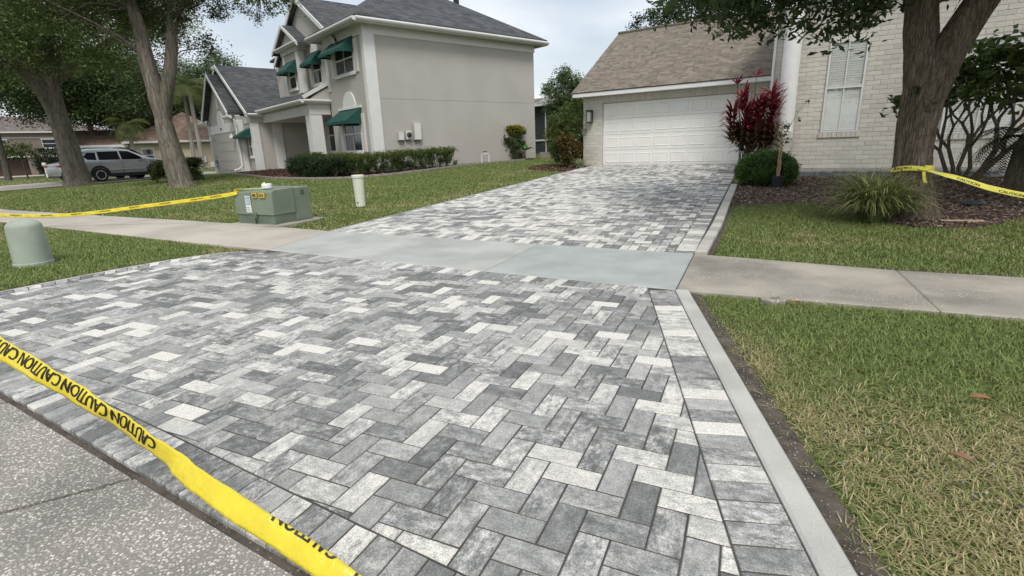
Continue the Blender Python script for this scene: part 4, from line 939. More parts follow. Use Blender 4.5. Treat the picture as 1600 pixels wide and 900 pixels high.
def trunk_np(pts,rad,parent,m,n=22,sub=10,ridge=.05,name='trunk',seed=1,ribs=9):
    """tapered trunk with vertical bark ridges"""
    R=random.Random(seed); P=[Vector(p) for p in pts]; pp=[];rr=[]
    for i in range(len(P)-1):
        for k in range(sub):
            t=k/sub; p0=P[max(i-1,0)];p1=P[i];p2=P[i+1];p3=P[min(i+2,len(P)-1)]
            q=.5*((2*p1)+(p2-p0)*t+(2*p0-5*p1+4*p2-p3)*t*t+(3*p1-p0-3*p2+p3)*t**3)
            pp.append(q); rr.append(rad[i]*(1-t)+rad[i+1]*t)
    pp.append(P[-1]); rr.append(rad[-1])
    V=[];F=[];prev=None
    for i,p in enumerate(pp):
        t=(pp[min(i+1,len(pp)-1)]-pp[max(i-1,0)]).normalized()
        a=t.cross(Vector((1,0,0))).normalized() if prev is None else (prev-t*prev.dot(t)).normalized()
        prev=a; b=t.cross(a)
        for k in range(n):
            th=2*math.pi*k/n; 
            r=rr[i]*(1+ridge*math.sin(ribs*th+math.sin(i*.35+seed)*1.3)+ridge*.8*math.sin(3*th+i*.11+seed)+R.uniform(-1,1)*ridge*.55)
            V.append(tuple(p+a*math.cos(th)*r+b*math.sin(th)*r))
    for i in range(len(pp)-1):
        for k in range(n): F.append((i*n+k,i*n+(k+1)%n,(i+1)*n+(k+1)%n,(i+1)*n+k))
    F.append(tuple((len(pp)-1)*n+k for k in range(n)))
    return mk(name,V,F,m,parent,smooth=True)
def twigs(parent,starts,targets,m,r0=.05,name='branches',bend=.15,seed=3,r1=.008):
    R=random.Random(seed); mb=MB()
    for q in targets:
        q=Vector(q); s=min(starts,key=lambda s_:(Vector(s_)-q).length*R.uniform(.8,1.3)); s=Vector(s)
        L_=(q-s).length; mid=s.lerp(q,.5)+Vector((R.uniform(-1,1),R.uniform(-1,1),R.uniform(.0,1)))*L_*bend
        r=min(r0,.02+L_*.012); mb.tube([s,s.lerp(mid,.5)+Vector((0,0,L_*.04)),mid,mid.lerp(q,.5),q],[r,r*.75,r*.55,r*.4,r1],5)
    return mb.build(name,m,parent,True)
# ---------------- near right tree
T=thing('oak_tree','thick leaning forked tree trunk beside the fountain grass, yellow tape tied round it','tree')
P0=[(2.20,9.14,.0),(2.17,9.14,.22),(2.08,9.15,.65),(2.05,9.15,1.2),(2.07,9.14,1.75),(2.12,9.14,2.1)]
tr=trunk_np(P0,[.37,.28,.225,.22,.245,.27],T,BARK,n=48,sub=14,ridge=.035,seed=4,ribs=13)
L1=[(2.06,9.14,1.75),(1.99,9.17,2.2),(1.91,9.2,2.7),(1.86,9.2,3.3),(1.8,9.3,4.3),(1.6,9.5,5.4)]
L2=[(2.10,9.14,1.75),(2.23,9.11,2.25),(2.43,9.07,2.75),(2.68,9.02,3.25),(3.2,8.9,4.2),(3.7,8.8,5.4)]
L3=[(1.95,9.2,2.95),(1.5,9.0,3.5),(.8,8.7,3.9),(.0,8.4,4.1),(-.9,8.3,3.9)]
trunk_np(L1,[.22,.205,.19,.17,.13,.07],T,BARK,n=36,sub=10,ridge=.035,name='limb',seed=5,ribs=11)
trunk_np(L2,[.22,.20,.185,.165,.12,.06],T,BARK,n=36,sub=10,ridge=.035,name='limb',seed=6,ribs=11)
trunk_np(L3,[.11,.10,.08,.055,.02],T,BARK,n=14,sub=6,ridge=.03,name='limb',seed=7)
# burl and knot on the trunk
mb=MB(); mb.lathe([(.0,-.01),(.07,.0),(.085,.02),(.05,.035),(.02,.01)],(0,0,0),12); o=mb.build('knot',BARK,T,True); o.location=(2.12,8.91,1.62); o.rotation_euler=(math.pi/2,0,0)
cen=[(3.4,7.2,5.2),(5.6,8.0,5.2),(1.2,6.6,5.3),(6.2,10.6,5.0),(4.2,10.8,5.6),(-1.05,8.5,3.5),(-.45,8.5,3.35),(.15,8.55,3.25),(.75,8.5,3.15),(1.25,8.45,3.1),(.3,9.3,4.2),(1.6,9.2,4.6),(3.2,9.0,4.6),(4.6,9.2,4.3),(2.2,8.2,3.7),(3.1,8.0,3.55),(-.6,9.6,4.3),(2.2,10.6,4.4),(.6,7.4,4.1),(2.4,7.2,4.3)]  # leading high blobs: unseen crown, added to shade the brick wall and right side
rad=[(2,1.3,1.1),(1.8,1.8,1.3),(1.7,1.2,1.0),(2,1.8,1.3),(2,1.5,1.1),(.62,.7,.42),(.7,.8,.5),(.7,.8,.55),(.7,.8,.58),(.6,.7,.62),(1.6,1.3,1.2),(2,1.6,1.5),(2,1.6,1.5),(1.5,1.6,1.3),(.9,.7,.6),(.8,.7,.5),(1.2,1.2,.9),(1.9,1.2,1.2),(1.2,.9,.8),(1.5,1,.9)]
cr_,cc=leaf_obj('crown',([(c[0],c[1],c[2]-.12) for c in cen],rad,1750,46,.125,(.025,.046,.014),(.085,.13,.042),.25),T,seed=21,shell=.25,asp=.40,droop=.5)
twigs(T,L3+L1[3:]+L2[3:]+[(.4,8.6,3.6),(-.4,8.4,3.8)],cc[::6],BARK,.03,seed=2)
# small side shoot low on the trunk
sp,c2=leaf_obj('side_shoot',([(1.98,9.0,1.86),(2.03,9.0,1.66),(2.1,9.0,1.9)],[(.10,.1,.08),(.08,.08,.07),(.06,.06,.06)],15,6,.09,(.016,.035,.01),(.07,.12,.035),.05),T,seed=4,asp=.6)
twigs(T,[(2.12,9.05,1.7)],c2[::2],BARK,.012,name='shoot_twigs',seed=9,r1=.003)
# ---------------- far left oaks
def oak(label,trunk,tr_r,limbs,cen,rad,ncl,per,size,seed,group='oaks on the far lawn',cd=(.022,.036,.013),cl_=(.085,.12,.04),clr=.7,n=24,ntw=5,shell=.35):
    t=thing('oak_tree',label,'tree',group=group)
    trunk_np(trunk,tr_r,t,BARKF,n=n,sub=8,ridge=.05,seed=seed)
    st=[]
    for pts,rr in limbs: trunk_np(pts,rr,t,BARKF,n=14,sub=6,ridge=.05,name='limb',seed=seed+3); st+=pts[2:]
    o,cc=leaf_obj('crown',(cen,rad,ncl,per,size,cd,cl_,clr),t,seed=seed,shell=shell,droop=.2,asp=.5)
    twigs(t,st or [trunk[-1]],cc[::ntw],BARKF,.05,seed=seed)
    return t
oak('massive leaning oak on the far lawn, in front of the silver cars',[(-31.0,15.0,-.1),(-31.0,14.98,.35),(-31.0,14.92,1.6),(-31.0,14.8,3.4),(-31.15,14.6,4.6)],[.92,.56,.46,.38,.08],
  [([(-31.0,14.83,3.0),(-31.08,14.65,4.2),(-31.3,14.0,5.6),(-31.8,12.9,7.4),(-32.2,11.9,9.2)],[.42,.37,.31,.24,.1]),([(-31.0,14.83,3.0),(-31.05,14.85,4.3),(-31.1,15.0,5.9),(-31.0,15.6,8),(-30.7,16.6,10.5)],[.40,.33,.27,.20,.1]),([(-31.1,15,5.0),(-29.5,17.2,7.0),(-28,19.3,8.2)],[.22,.16,.06])],
  [(-31.5,12.2,8.0),(-31,15,9.4),(-30.2,17.6,8.6),(-33.5,13.5,9),(-28.5,14.5,9.5),(-31.8,10.2,6.6),(-29.2,19.4,8.6),(-31.8,12.4,6.2),(-30.2,15.6,7.2),(-28.6,12.0,6.2),(-27.8,14.2,6.4),(-27.4,17.0,6.6)],
  [(3,3,2.2),(3.2,3.2,2.6),(2.6,2.6,2.0),(3,3,2.5),(3,3,2.4),(2.0,2.0,2.0),(2.2,2.2,1.8),(1.8,1.6,1.3),(1.7,1.8,1.0),(1.6,1.8,1.6),(1.8,2.0,1.6),(1.6,1.6,1.3)],1150,95,.13,31,clr=.55,cd=(.055,.085,.028),cl_=(.19,.25,.08))
oak('forked oak on the neighbouring lawn, nearest tree left of the green transformer',[(-19.13,12.55,.0),(-19.16,12.5,.4),(-19.22,12.42,1.5),(-19.28,12.37,2.55),(-19.27,12.35,3.5)],[.66,.41,.335,.27,.05],
  [([(-19.255,12.38,2.35),(-19.29,12.33,3.3),(-19.33,12.25,4.66),(-19.38,12.2,6.1),(-19.6,11.8,8)],[.22,.275,.24,.2,.1]),([(-19.25,12.38,2.45),(-19.18,12.5,3.3),(-18.98,12.85,4.5),(-18.7,13.25,6.6),(-18.3,13.8,8.5)],[.20,.25,.2,.17,.08]),([(-18.75,13.2,6.0),(-17.3,13.0,6.6),(-15.9,12.9,6.4),(-14.9,13.5,6.2)],[.12,.09,.06,.02])],
  [(-19.8,11.3,7.6),(-18.6,13.3,8.6),(-21,10.2,6.9),(-17.3,12.6,7.3),(-15.9,12.5,6.35),(-15.1,13.2,6.2),(-14.5,13.9,6.25),(-20.6,13.6,6.6),(-21.6,12.2,8.0),(-19.9,12.0,5.9),(-18.7,14.0,5.4)],
  [(2.2,2.2,1.6),(2.0,2.0,1.5),(1.7,1.7,1.5),(1.6,1.4,1.0),(.75,.75,.5),(.65,.6,.42),(.5,.6,.4),(1.6,1.6,1.2),(1.8,1.8,1.6),(.8,.8,.7),(.4,.5,.8)],760,85,.105,37,clr=.38,shell=.2,cd=(.05,.072,.027),cl_=(.155,.21,.07))
t2=[o for o in bpy.data.objects if o.get('category')=='tree'][-1]
o,cc=leaf_obj('hanging_foliage',([(-15.9,12.1,6.0),(-15.75,12.35,5.6),(-15.5,12.6,5.75),(-15.2,13.0,5.85),(-14.95,13.3,5.6),(-14.65,13.6,5.75),(-14.2,14.1,6.15),(-16.6,12.2,6.1),(-13.8,14.5,6.6),(-17.2,12.1,5.6)],[(.35,.35,.32),(.3,.3,.28),(.25,.25,.22),(.3,.3,.2),(.18,.2,.2),(.2,.2,.18),(.3,.3,.2),(.5,.5,.5),(.3,.3,.2),(.4,.4,.5)],150,30,.075,(.02,.032,.012),(.06,.085,.03),.16),t2,seed=71,shell=.0,droop=.3)
twigs(t2,[(-17.3,13.0,6.6),(-15.9,12.9,6.4),(-14.9,13.5,6.2),(-17.6,12.4,6.0)],cc[::4],BARKF,.03,name='hanging_twigs',seed=4)
# ---------------- background trees, each its own
bgt=[(-62,24.5,15,7,'dark round tree far left above the brown house'),(-60,31,13.5,6.5,'tall dark tree behind the silver cars'),(-58,32.5,12,5.5,'dense dark tree directly behind the silver car roof'),
 (-74,3,15,7,'broad dark tree at the left picture edge behind the brown house'),(-66,34,13,6.5,'dark evergreen tree left of the tan house'),(-60,45,12.5,5,'green tree between the forked oak and the stucco house, behind the tan roof'),
 (-58,27.5,11.5,4.6,'bushy tree whose crown fills the gap left of the leaning oak'),(-64,41,12.5,5.5,'loose green tree between the two lawn oaks'),(-70,42,11,5,'far tree standing behind the tan house'),(-75,46,11,5.5,'farthest hazy tree left of the stucco house')]
bgt+=[(-78,-6,13,6.5,'tree beyond the left picture edge at the far end of the street'),(-70,-24,14,7,'second tree beyond the left picture edge across the street'),(30,34,12,6,'tree behind the brick house beyond the right picture edge')]
for k,(x,y,h,r,lb) in enumerate(bgt):
    z0=g(x,y); t=thing('background_tree',lb,'tree',group='trees far behind the left lawn')
    trunk_np([(x,y,z0-.2),(x+.3,y,z0+h*.2),(x-.2,y+.3,z0+h*.45)],[.3,.22,.15],t,BARKF,n=10,sub=3)
    R=random.Random(k); cs=[];rs2=[]
    for i in range(9):
        a=R.uniform(0,6.28); q=R.uniform(.15,.65)*r; cs.append((x+q*math.cos(a),y+q*math.sin(a),z0+h*R.uniform(.50,.90))); rs2.append((r*.45,r*.45,h*.17))
    cs.append((x,y,z0+h*.62)); rs2.append((r*.7,r*.7,h*.26))
    far=k in(5,8,9)
    leaf_obj('crown',(cs,rs2,640,60,.21,(.038,.062,.025),(.14,.195,.075) if not far else (.12,.175,.07),.75),t,seed=60+k,shell=.3,asp=.55,bottom=z0+(4.6 if x>-70 and y<24 else 2.2))
# tree beyond the side yard and the dark one over the garage ridge
def smalltree(label,x,y,cs,rs2,ncl,per,size,seed,cd,cl_,clr=.35,group=None):
    z0=g(x,y); t=thing('leafy_tree',label,'tree',group=group); top=max(c[2] for c in cs)
    pts=[(x,y,z0-.1),(x+.1,y,z0+top*.3),(x-.1,y,top*.75)]
    trunk_np(pts,[.16,.11,.05],t,BARKF,n=10,sub=4); o,cc=leaf_obj('crown',(cs,rs2,ncl,per,size,cd,cl_,clr),t,seed=seed,shell=.1,asp=.5)
    twigs(t,pts[1:],cc[::4],BARKF,.03,seed=seed); return t
smalltree('airy light green tree in the gap between the two houses',-9.6,28.5,[(-9.6,28.5,4.7),(-10.3,28.2,4.1),(-9.0,28.7,4.2),(-9.8,28.4,3.3),(-9.0,28.6,3.0)],[(.75,.6,.55),(.65,.5,.5),(.7,.5,.5),(1.1,.7,.7),(1.1,.8,.9)],420,40,.11,5,(.05,.085,.025),(.15,.21,.07),.26)
for k,(x,y,h,r,lb) in enumerate(((-16,52,6.5,3.6,'dark tree low in the gap behind the screen enclosure'),(-11,56,7.0,3.6,'dark tree in the gap just left of the garage shrub'))):
    smalltree(lb,x,y,[(x,y,h*.62),(x+r*.6,y,h*.5),(x-r*.6,y,h*.5),(x,y,h*.35)],[(r*.6,r*.6,h*.3),(r*.6,r*.6,h*.3),(r*.6,r*.6,h*.3),(r,r*.5,h*.25)],260,36,.24,80+k,(.03,.05,.02),(.09,.13,.05),.5)
smalltree('dark oak reaching over the ridge of the garage roof',-3.5,31.5,[(-3.6,30.5,8.6),(-4.6,30,7.6),(-5.6,29.6,7.3),(-2.2,31,8.6),(-1,31,8),(-6.2,29.4,6.9),(-4.2,30,6.7),(-3,31,6.6)],[(1.1,1,.8),(.8,.8,.6),(.6,.6,.45),(1.4,1.2,1),(1.6,1.4,1.5),(.3,.3,.25),(1.2,1,.9),(1.6,1.2,1)],560,40,.13,6,(.02,.035,.012),(.06,.09,.03),.3)
# ---------------- hedges and shrubs
def hedge(label,path,w,h,name='hedge',ncl=260,per=34,size=.06,cd=(.02,.04,.012),cl_=(.075,.125,.03),seed=1,top=None,group=None):
    t=thing(name,label,'hedge',group=group); R=np.random.default_rng(seed); P=resample(path,.12); cs=[]
    for i in range(ncl):
        k=R.integers(0,len(P)); x,y=P[k]; f=R.integers(0,3); a=R.uniform(-w/2,w/2); 
        if f==0: z=h*(1-.04*R.random()); ox,oy=a,R.uniform(-w/2,w/2)*.9
        else: z=R.uniform(.12,h*.97); s_=(w/2)*(1-.25*(z/h-.6)**2); th=R.uniform(0,6.28); ox,oy=s_*math.cos(th),s_*math.sin(th)
        cs.append((x+ox,y+oy,g(x,y)+z+.03*math.sin(x*3+y*2)))
    cs=np.array(cs)
    V,F,C_,_=leaves(cs,np.full((len(cs),3),.035),ncl*2,per,size*1.15,np.array(cd)*1.3,np.array(cl_)*1.25,.13,seed=seed)
    if top is not None:
        zz=V[:,2]-G(V[:,0],V[:,1]); m_=ss(h*.72,h*1.0,zz)[:,None]; rn=R.random(len(V)//4).repeat(4)[:,None]; C_=C_*(1-m_*rn)+np.array(top)*m_*rn
    mk_np('foliage',V,F,LEAF,t,C_)
    st=[(P[k][0],P[k][1],g(*P[k])) for k in range(1,len(P),3)]; mb=MB(); RR=random.Random(seed)
    for q in st:
        for _ in range(3):
            e=Vector(q)+Vector((RR.uniform(-.25,.25),RR.uniform(-.25,.25),h*RR.uniform(.6,.9))); mb.tube([q,Vector(q).lerp(e,.5)+Vector((RR.uniform(-.05,.05),RR.uniform(-.05,.05),0)),e],[.018,.013,.005],5)
    mb.build('stems',STEM,t,True); return t
hedge('low clipped green hedge wrapping the near corner of the stucco house below its utility boxes',[H2(-3.2,-1.7)[:2],H2(.75,-1.25)[:2],H2(.95,3.1)[:2]],.72,.72,ncl=820,per=30,top=(.15,.17,.03),seed=2)
hedge('low dark clipped shrub row in front of the porch of the stucco house',[(-16.9,15.95),(-14.5,15.55)],.8,.64,ncl=380,per=34,cd=(.016,.03,.012),cl_=(.045,.07,.028),seed=3)
hedge('upright croton shrub with yellow top against the blank stucco side wall',[(-12.1,23.95),(-10.9,24.5)],.75,1.55,name='croton_shrub',ncl=330,per=26,size=.10,cl_=(.10,.13,.03),top=(.42,.36,.02),seed=5)['category']='shrub'
hedge('small clipped bush behind the trunk of the forked oak',[(-22.35,14.0),(-21.75,14.75)],.9,.8,name='bush',ncl=160,per=40,size=.09,cd=(.03,.045,.012),cl_=(.08,.10,.03),seed=6)['category']='bush'
def straps(n,base,L_,w,spread,rise,colA,colB,seed,droop=1.0,segs=5,cup=.0,jit=.05,tipdark=None):
    """strap leaves arching out of a clump; V,F,C"""
    R=np.random.default_rng(seed); V=[];F=[];C_=[]
    for i in range(n):
        th=R.uniform(0,2*math.pi); el=R.uniform(rise[0],rise[1]); l=L_*R.uniform(.6,1.15); r0=R.random()*jit
        x,y,z=base[0]+r0*math.cos(th),base[1]+r0*math.sin(th),base[2]; th+=R.normal()*.15
        t=R.random(); c=np.array(colA)*(1-t)+np.array(colB)*t; c=c*R.uniform(.8,1.15); b=len(V); side=np.array([-math.sin(th),math.cos(th),0])
        e=el
        for s in range(segs+1):
            f=s/segs; ww=w*(math.sin(math.pi*min(.93,f*.85+.1)))*.5
            p=np.array([x,y,z]); V.append(p-side*ww+np.array([0,0,cup*ww])); V.append(p+side*ww+np.array([0,0,cup*ww])); C_+=[c,c]
            x+=l/segs*math.cos(e)*math.cos(th); y+=l/segs*math.cos(e)*math.sin(th); z+=l/segs*math.sin(e); e-=droop*(.35+f)*R.uniform(.6,1.2)/segs*2
        for s in range(segs): F.append((b+2*s,b+2*s+1,b+2*s+3,b+2*s+2))
    return np.array(V),np.array(F),np.array(C_)
def cat_mesh(parts): 
    V=[];F=[];C_=[];b=0
    for v,f,c in parts: V.append(v);F.append(f+b);C_.append(c);b+=len(v)
    return np.vstack(V),np.vstack(F),np.vstack(C_)
# fountain grass
t=thing('fountain_grass','large arching clump of fountain grass at the foot of the leaning tree','ornamental grass')
parts=[]
R=np.random.default_rng(3)
for k in range(16):
    a=R.uniform(0,6.28); q=R.uniform(0,.20); parts.append(straps(90,(1.60+q*math.cos(a),8.72+q*math.sin(a),g(1.6,8.7)),.88,.013,0,(.75,1.5),(.10,.14,.045),(.38,.40,.17),40+k,droop=1.25,segs=6))
mk_np('blades',*cat_mesh(parts)[:2],BLADE,t,cat_mesh(parts)[2])
# spider plant and red ti plant
def rosette(name,label,cat,base,n,L_,w,cA,cB,seed,rise=(.3,1.3),droop=.9,group=None):
    t=thing(name,label,cat,group=group); V,F,C_=straps(n,base,L_,w,0,rise,cA,cB,seed,droop=droop); mk_np('leaves',V,F,BLADE,t,C_); return t
rosette('spider_plant','small pale variegated spider plant at the foot of the garage pier','plant',(-5.55,18.0,g(-5.5,18)),150,.5,.022,(.22,.27,.14),(.5,.52,.36),8)
t=thing('ti_plant','tall burgundy ti plant in front of the right end of the garage door','plant'); parts=[]; mb=MB(); R=random.Random(12)
for k in range(22):
    bx_,by_=-.10+R.uniform(-.22,.28),15.35+R.uniform(-.2,.2); hgt=[2.25,2.45,1.9,1.75,1.95,1.6][k] if k<6 else R.uniform(.75,1.75)
    tx=(-.52,-.1,-.30,.02,.28,-.55)[k]+R.uniform(-.04,.04) if k<6 else R.uniform(-.55,.38)
    z0=g(bx_,by_); top=Vector((tx,15.3+R.uniform(-.3,.3),z0+hgt)); mb.tube([(bx_,by_,z0),Vector((bx_,by_,z0)).lerp(top,.5)+Vector((R.uniform(-.06,.06),0,.05)),top],[.018,.015,.012],6)
    nn=9 if k in(0,1) else 22
    for zz in ([0] if k in(0,1) else [0,-.16,-.30]):
        green=hgt+zz<1.05
        parts.append(straps(nn,(top.x,top.y,top.z+zz),.43 if k>1 else .28,.062,0,(-.05,1.3),(.06,.012,.018) if not green else (.05,.03,.015),(.42,.06,.075) if not green else (.16,.10,.05),100+k,droop=.55,segs=4,cup=.5))
V,F,C_=cat_mesh(parts); mk_np('leaves',V,F,LEAF,t,C_); mb.build('stems',STEM,t,True)
# round bush, potted sapling
t=thing('round_bush','dense rounded green bush at the drive corner below the red plant','bush')
o,cc=leaf_obj('foliage',([(.30,13.0,.55)],[(.62,.55,.42)],560,36,.055,(.035,.075,.018),(.12,.22,.055),.07),t,seed=15,shell=.86,bottom=.28)
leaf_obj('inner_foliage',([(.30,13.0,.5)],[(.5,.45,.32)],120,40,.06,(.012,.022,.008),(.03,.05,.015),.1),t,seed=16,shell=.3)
twigs(t,[(.3,13,.25)],cc[::12],STEM,.015,name='stems',seed=4)
t=thing('potted_sapling','thin sapling with twisted pale stems in a black nursery pot','potted plant',(.52,12.38,g(.52,12.38)))
MB().lathe([(.10,0),(.125,.22),(.135,.225),(.135,.25),(.12,.25),(.115,.23)],n=24).build('pot',BLKPL,t,True); MB().lathe([(.114,.0),(.114,.01)],(0,0,.215),16).build('soil',DIRT,t)
mb=MB(); R=random.Random(5)
for k in range(3):
    a=k*2.1; mb.tube([(.03*math.cos(a+s*1.4),.03*math.sin(a+s*1.4),.2+s*.18) for s in range(5)],[.015,.014,.013,.012,.009],6)
mb.tube([(0,0,.9),(-.02,.0,1.15),(.0,0,1.35)],[.012,.009,.004],5); mb.tube([(0,0,1.0),(.12,0,1.25),(.27,-.02,1.55),(.40,0,1.75)],[.008,.006,.004,.002],5); mb.tube([(0,0,.95),(-.12,0,1.2),(-.2,0,1.45)],[.008,.005,.002],5)
mb.build('stem',mat('peeling_stem',(.42,.27,.15),.8,.2,20),t,True)
V,F,C_,_=leaves([(-.02,0,1.1),(-.12,0,1.25),(.08,0,1.0),(.0,0,.95),(.05,0,1.2)],[(.09,.08,.12)]*5,22,7,.06,(.04,.08,.02),(.13,.2,.06),.05,seed=8,shell=.2,asp=.65)
V2,F2,C2,_=leaves([(.30,0,1.62),(.20,0,1.5),(.38,0,1.7),(.27,0,1.4)],[(.04,.03,.04)]*4,7,2,.06,(.03,.04,.03),(.06,.07,.05),.03,seed=9,asp=.65)
v,f,c=cat_mesh([(V,F,C_),(V2,F2,C2)]); mk_np('leaves',v,f,LEAF,t,c)
# shrubs beside the garage
t=thing('bamboo_shrub','tall feathery green shrub left of the garage beside the side yard','shrub')
zb=g(-6.4,18.8); o,cc=leaf_obj('foliage',([(-6.5,18.9,zb+.75),(-6.3,18.95,zb+1.35),(-6.55,19.0,zb+1.6),(-6.15,19.0,zb+1.9),(-6.7,18.9,zb+1.1)],[(.6,.5,.75),(.62,.5,.6),(.5,.4,.5),(.38,.3,.4),(.5,.4,.7)],560,40,.085,(.05,.08,.02),(.17,.23,.06),.14),t,seed=18,shell=.3,asp=.25,bottom=zb+.1)
twigs(t,[(-6.4,18.8,zb),(-6.2,18.8,zb+.5),(-6.4,18.9,zb+1)],cc[::8],STEM,.015,name='stems',seed=5)
t=thing('croton_shrub','low croton shrub with bronze and orange leaves in front of the feathery shrub','shrub')
leaf_obj('foliage',([(-6.0,18.35,zb+.5),(-6.2,18.3,zb+.85)],[(.34,.3,.45),(.25,.25,.25)],130,26,.13,(.045,.06,.018),(.19,.12,.035),.12),t,seed=19,shell=.5,asp=.45,bottom=zb+.12)
twigs(t,[(-6,18.3,zb)],[(-6.1,18.3,zb+.6),(-5.9,18.3,zb+.5),(-6.2,18.35,zb+.8)],STEM,.02,name='stems')
t=thing('banana_plant','small plant with broad paddle leaves beside the yellow croton','plant')
V,F,C_=straps(9,(-10.35,24.3,g(-10.3,24.3)+.45),.75,.26,0,(.25,1.2),(.07,.14,.04),(.14,.24,.08),31,droop=.5,segs=6); mk_np('leaves',V,F,LEAF,t,C_); MB().tube([(-10.35,24.3,g(-10.3,24.3)),(-10.35,24.3,g(-10.3,24.3)+.55)],[.05,.03],8).build('stem',STEM,t,True)
# frangipani-like shrub against the wall, several bare stems
t=thing('branching_shrub','gnarled multi-stemmed shrub with bare forked stems and glossy leaves against the brick wall','shrub')
R=random.Random(9); base=Vector((3.78,13.15,.2)); tips=[]
def grow(mb,p,dr_,r,l,dep):
    q=p+dr_*l; mid=p.lerp(q,.5)+Vector((R.uniform(-1,1),R.uniform(-1,1),R.uniform(-.3,.3)))*l*.12
    mb.tube([p,mid,q],[r,r*.9,r*.82],7)
    if dep==0: tips.append(tuple(q)); return
    for s in (-1,1):
        nd=(dr_+Vector((s*R.uniform(.3,.65),R.uniform(-.4,.4),R.uniform(-.1,.35)))).normalized(); grow(mb,q,nd,r*.72,l*R.uniform(.6,.85),dep-1)
for k,(dx,dy) in enumerate(((-.42,0),(-.22,.1),(-.03,-.1),(.12,.1),(.5,0),(.72,.05))):
    mb=MB(); grow(mb,base+Vector((dx*.25,dy,0)),Vector((dx,dy,1)).normalized(),.042 if k<4 else .06,.75,3); mb.build('stem',STEM,t,True)
lc=[q for q in tips if q[2]>1.5]; 
V,F,C_,_=leaves(lc+[(3.9,13,2.6),(4.3,12.9,2.3),(3.6,13,2.35),(4.6,12.9,2.7)],[(.12,.12,.1)]*len(lc)+[(.45,.4,.35)]*4,210,10,.17,(.03,.055,.018),(.13,.19,.045),.17,seed=11,shell=.1,asp=.5)
mk_np('leaves',V,F,LEAF,t,C_)
# cycad-like dark plant at the right edge
t=thing('cycad','dark cycad with drooping fronds at the right picture edge behind the yellow tape','palm'); parts=[]
zc=g(4.1,11.4); MB().lathe([(.22,0),(.26,.3),(.22,.8),(.16,1.0)],(4.12,11.35,zc),14).build('trunk',STEM,t,True)
R=np.random.default_rng(5)
for k in range(34):
    th=R.uniform(0,6.28); el=R.uniform(.1,1.1); p=np.array([4.12,11.35,zc+.9]); L_=R.uniform(.8,1.25); V=[];F=[];C_=[]; n=22; e=el
    for s in range(n):
        d_=np.array([math.cos(e)*math.cos(th),math.cos(e)*math.sin(th),math.sin(e)]); p=p+d_*L_/n; e-=.09*R.uniform(.8,1.3)
        sd_=np.array([-math.sin(th),math.cos(th),0]); l=.17*math.sin(math.pi*(s+3)/(n+4))
        for sg in (-1,1):
            b=len(V); tip=p+sd_*sg*l+d_*l*.5-np.array([0,0,l*.25]); V+=[p-d_*.008,p+d_*.012,tip+d_*.004,tip-d_*.004]; F.append((b,b+1,b+2,b+3)); c=np.array((.014,.026,.010))*R.uniform(.7,1.6); C_+=[c]*4
    parts.append((np.array(V),np.array(F),np.array(C_)))
V,F,C_=cat_mesh(parts); mk_np('fronds',V,F,LEAF,t,C_)
# palms at the back left
def palm(label,x,y,h,seed,lean=0,fr=1.7,col=((.05,.075,.02),(.15,.19,.06))):
    z=g(x,y); t=thing('palm_tree',label,'palm',group='palms behind the tan house'); MB().tube([(x,y,z),(x+lean*.5,y,z+h*.5),(x+lean,y,z+h)],[.2,.17,.16],10).build('trunk',FRONDST,t,True); parts=[]
    R=np.random.default_rng(seed)
    for k in range(26):
        th=R.uniform(0,6.28); e=R.uniform(-.3,1.2); p=np.array([x+lean,y,z+h]); V=[];F=[];C_=[]; n=14; c0=np.array(col[0])+(np.array(col[1])-np.array(col[0]))*R.random()
        for s in range(n):
            d_=np.array([math.cos(e)*math.cos(th),math.cos(e)*math.sin(th),math.sin(e)]); p=p+d_*fr/n; e-=.11
            sd_=np.array([-math.sin(th),math.cos(th),0]); l=.5*fr/1.7*math.sin(math.pi*(s+2)/(n+3))
            for sg in (-1,1):
                b=len(V); tip=p+sd_*sg*l+d_*l*.6-np.array([0,0,l*.35]); V+=[p-d_*.03,p+d_*.05,tip+d_*.02,tip-d_*.02]; F.append((b,b+1,b+2,b+3)); C_+=[c0]*4
        parts.append((np.array(V),np.array(F),np.array(C_)))
    V,F,C_=cat_mesh(parts); mk_np('fronds',V,F,LEAF,t,C_)
palm('tall pale palm rising just left of the grey stucco house, behind the tan roof',-49.2,34.6,7.6,1,fr=2.6); palm('second palm just left of the tallest palm',-51.0,35.0,7.0,2,fr=2.4,lean=.4)
palm('squat yellow-green palm above the silver car',-51.9,30.1,4.2,3,lean=-.3,fr=1.9,col=((.055,.075,.02),(.13,.15,.05)))
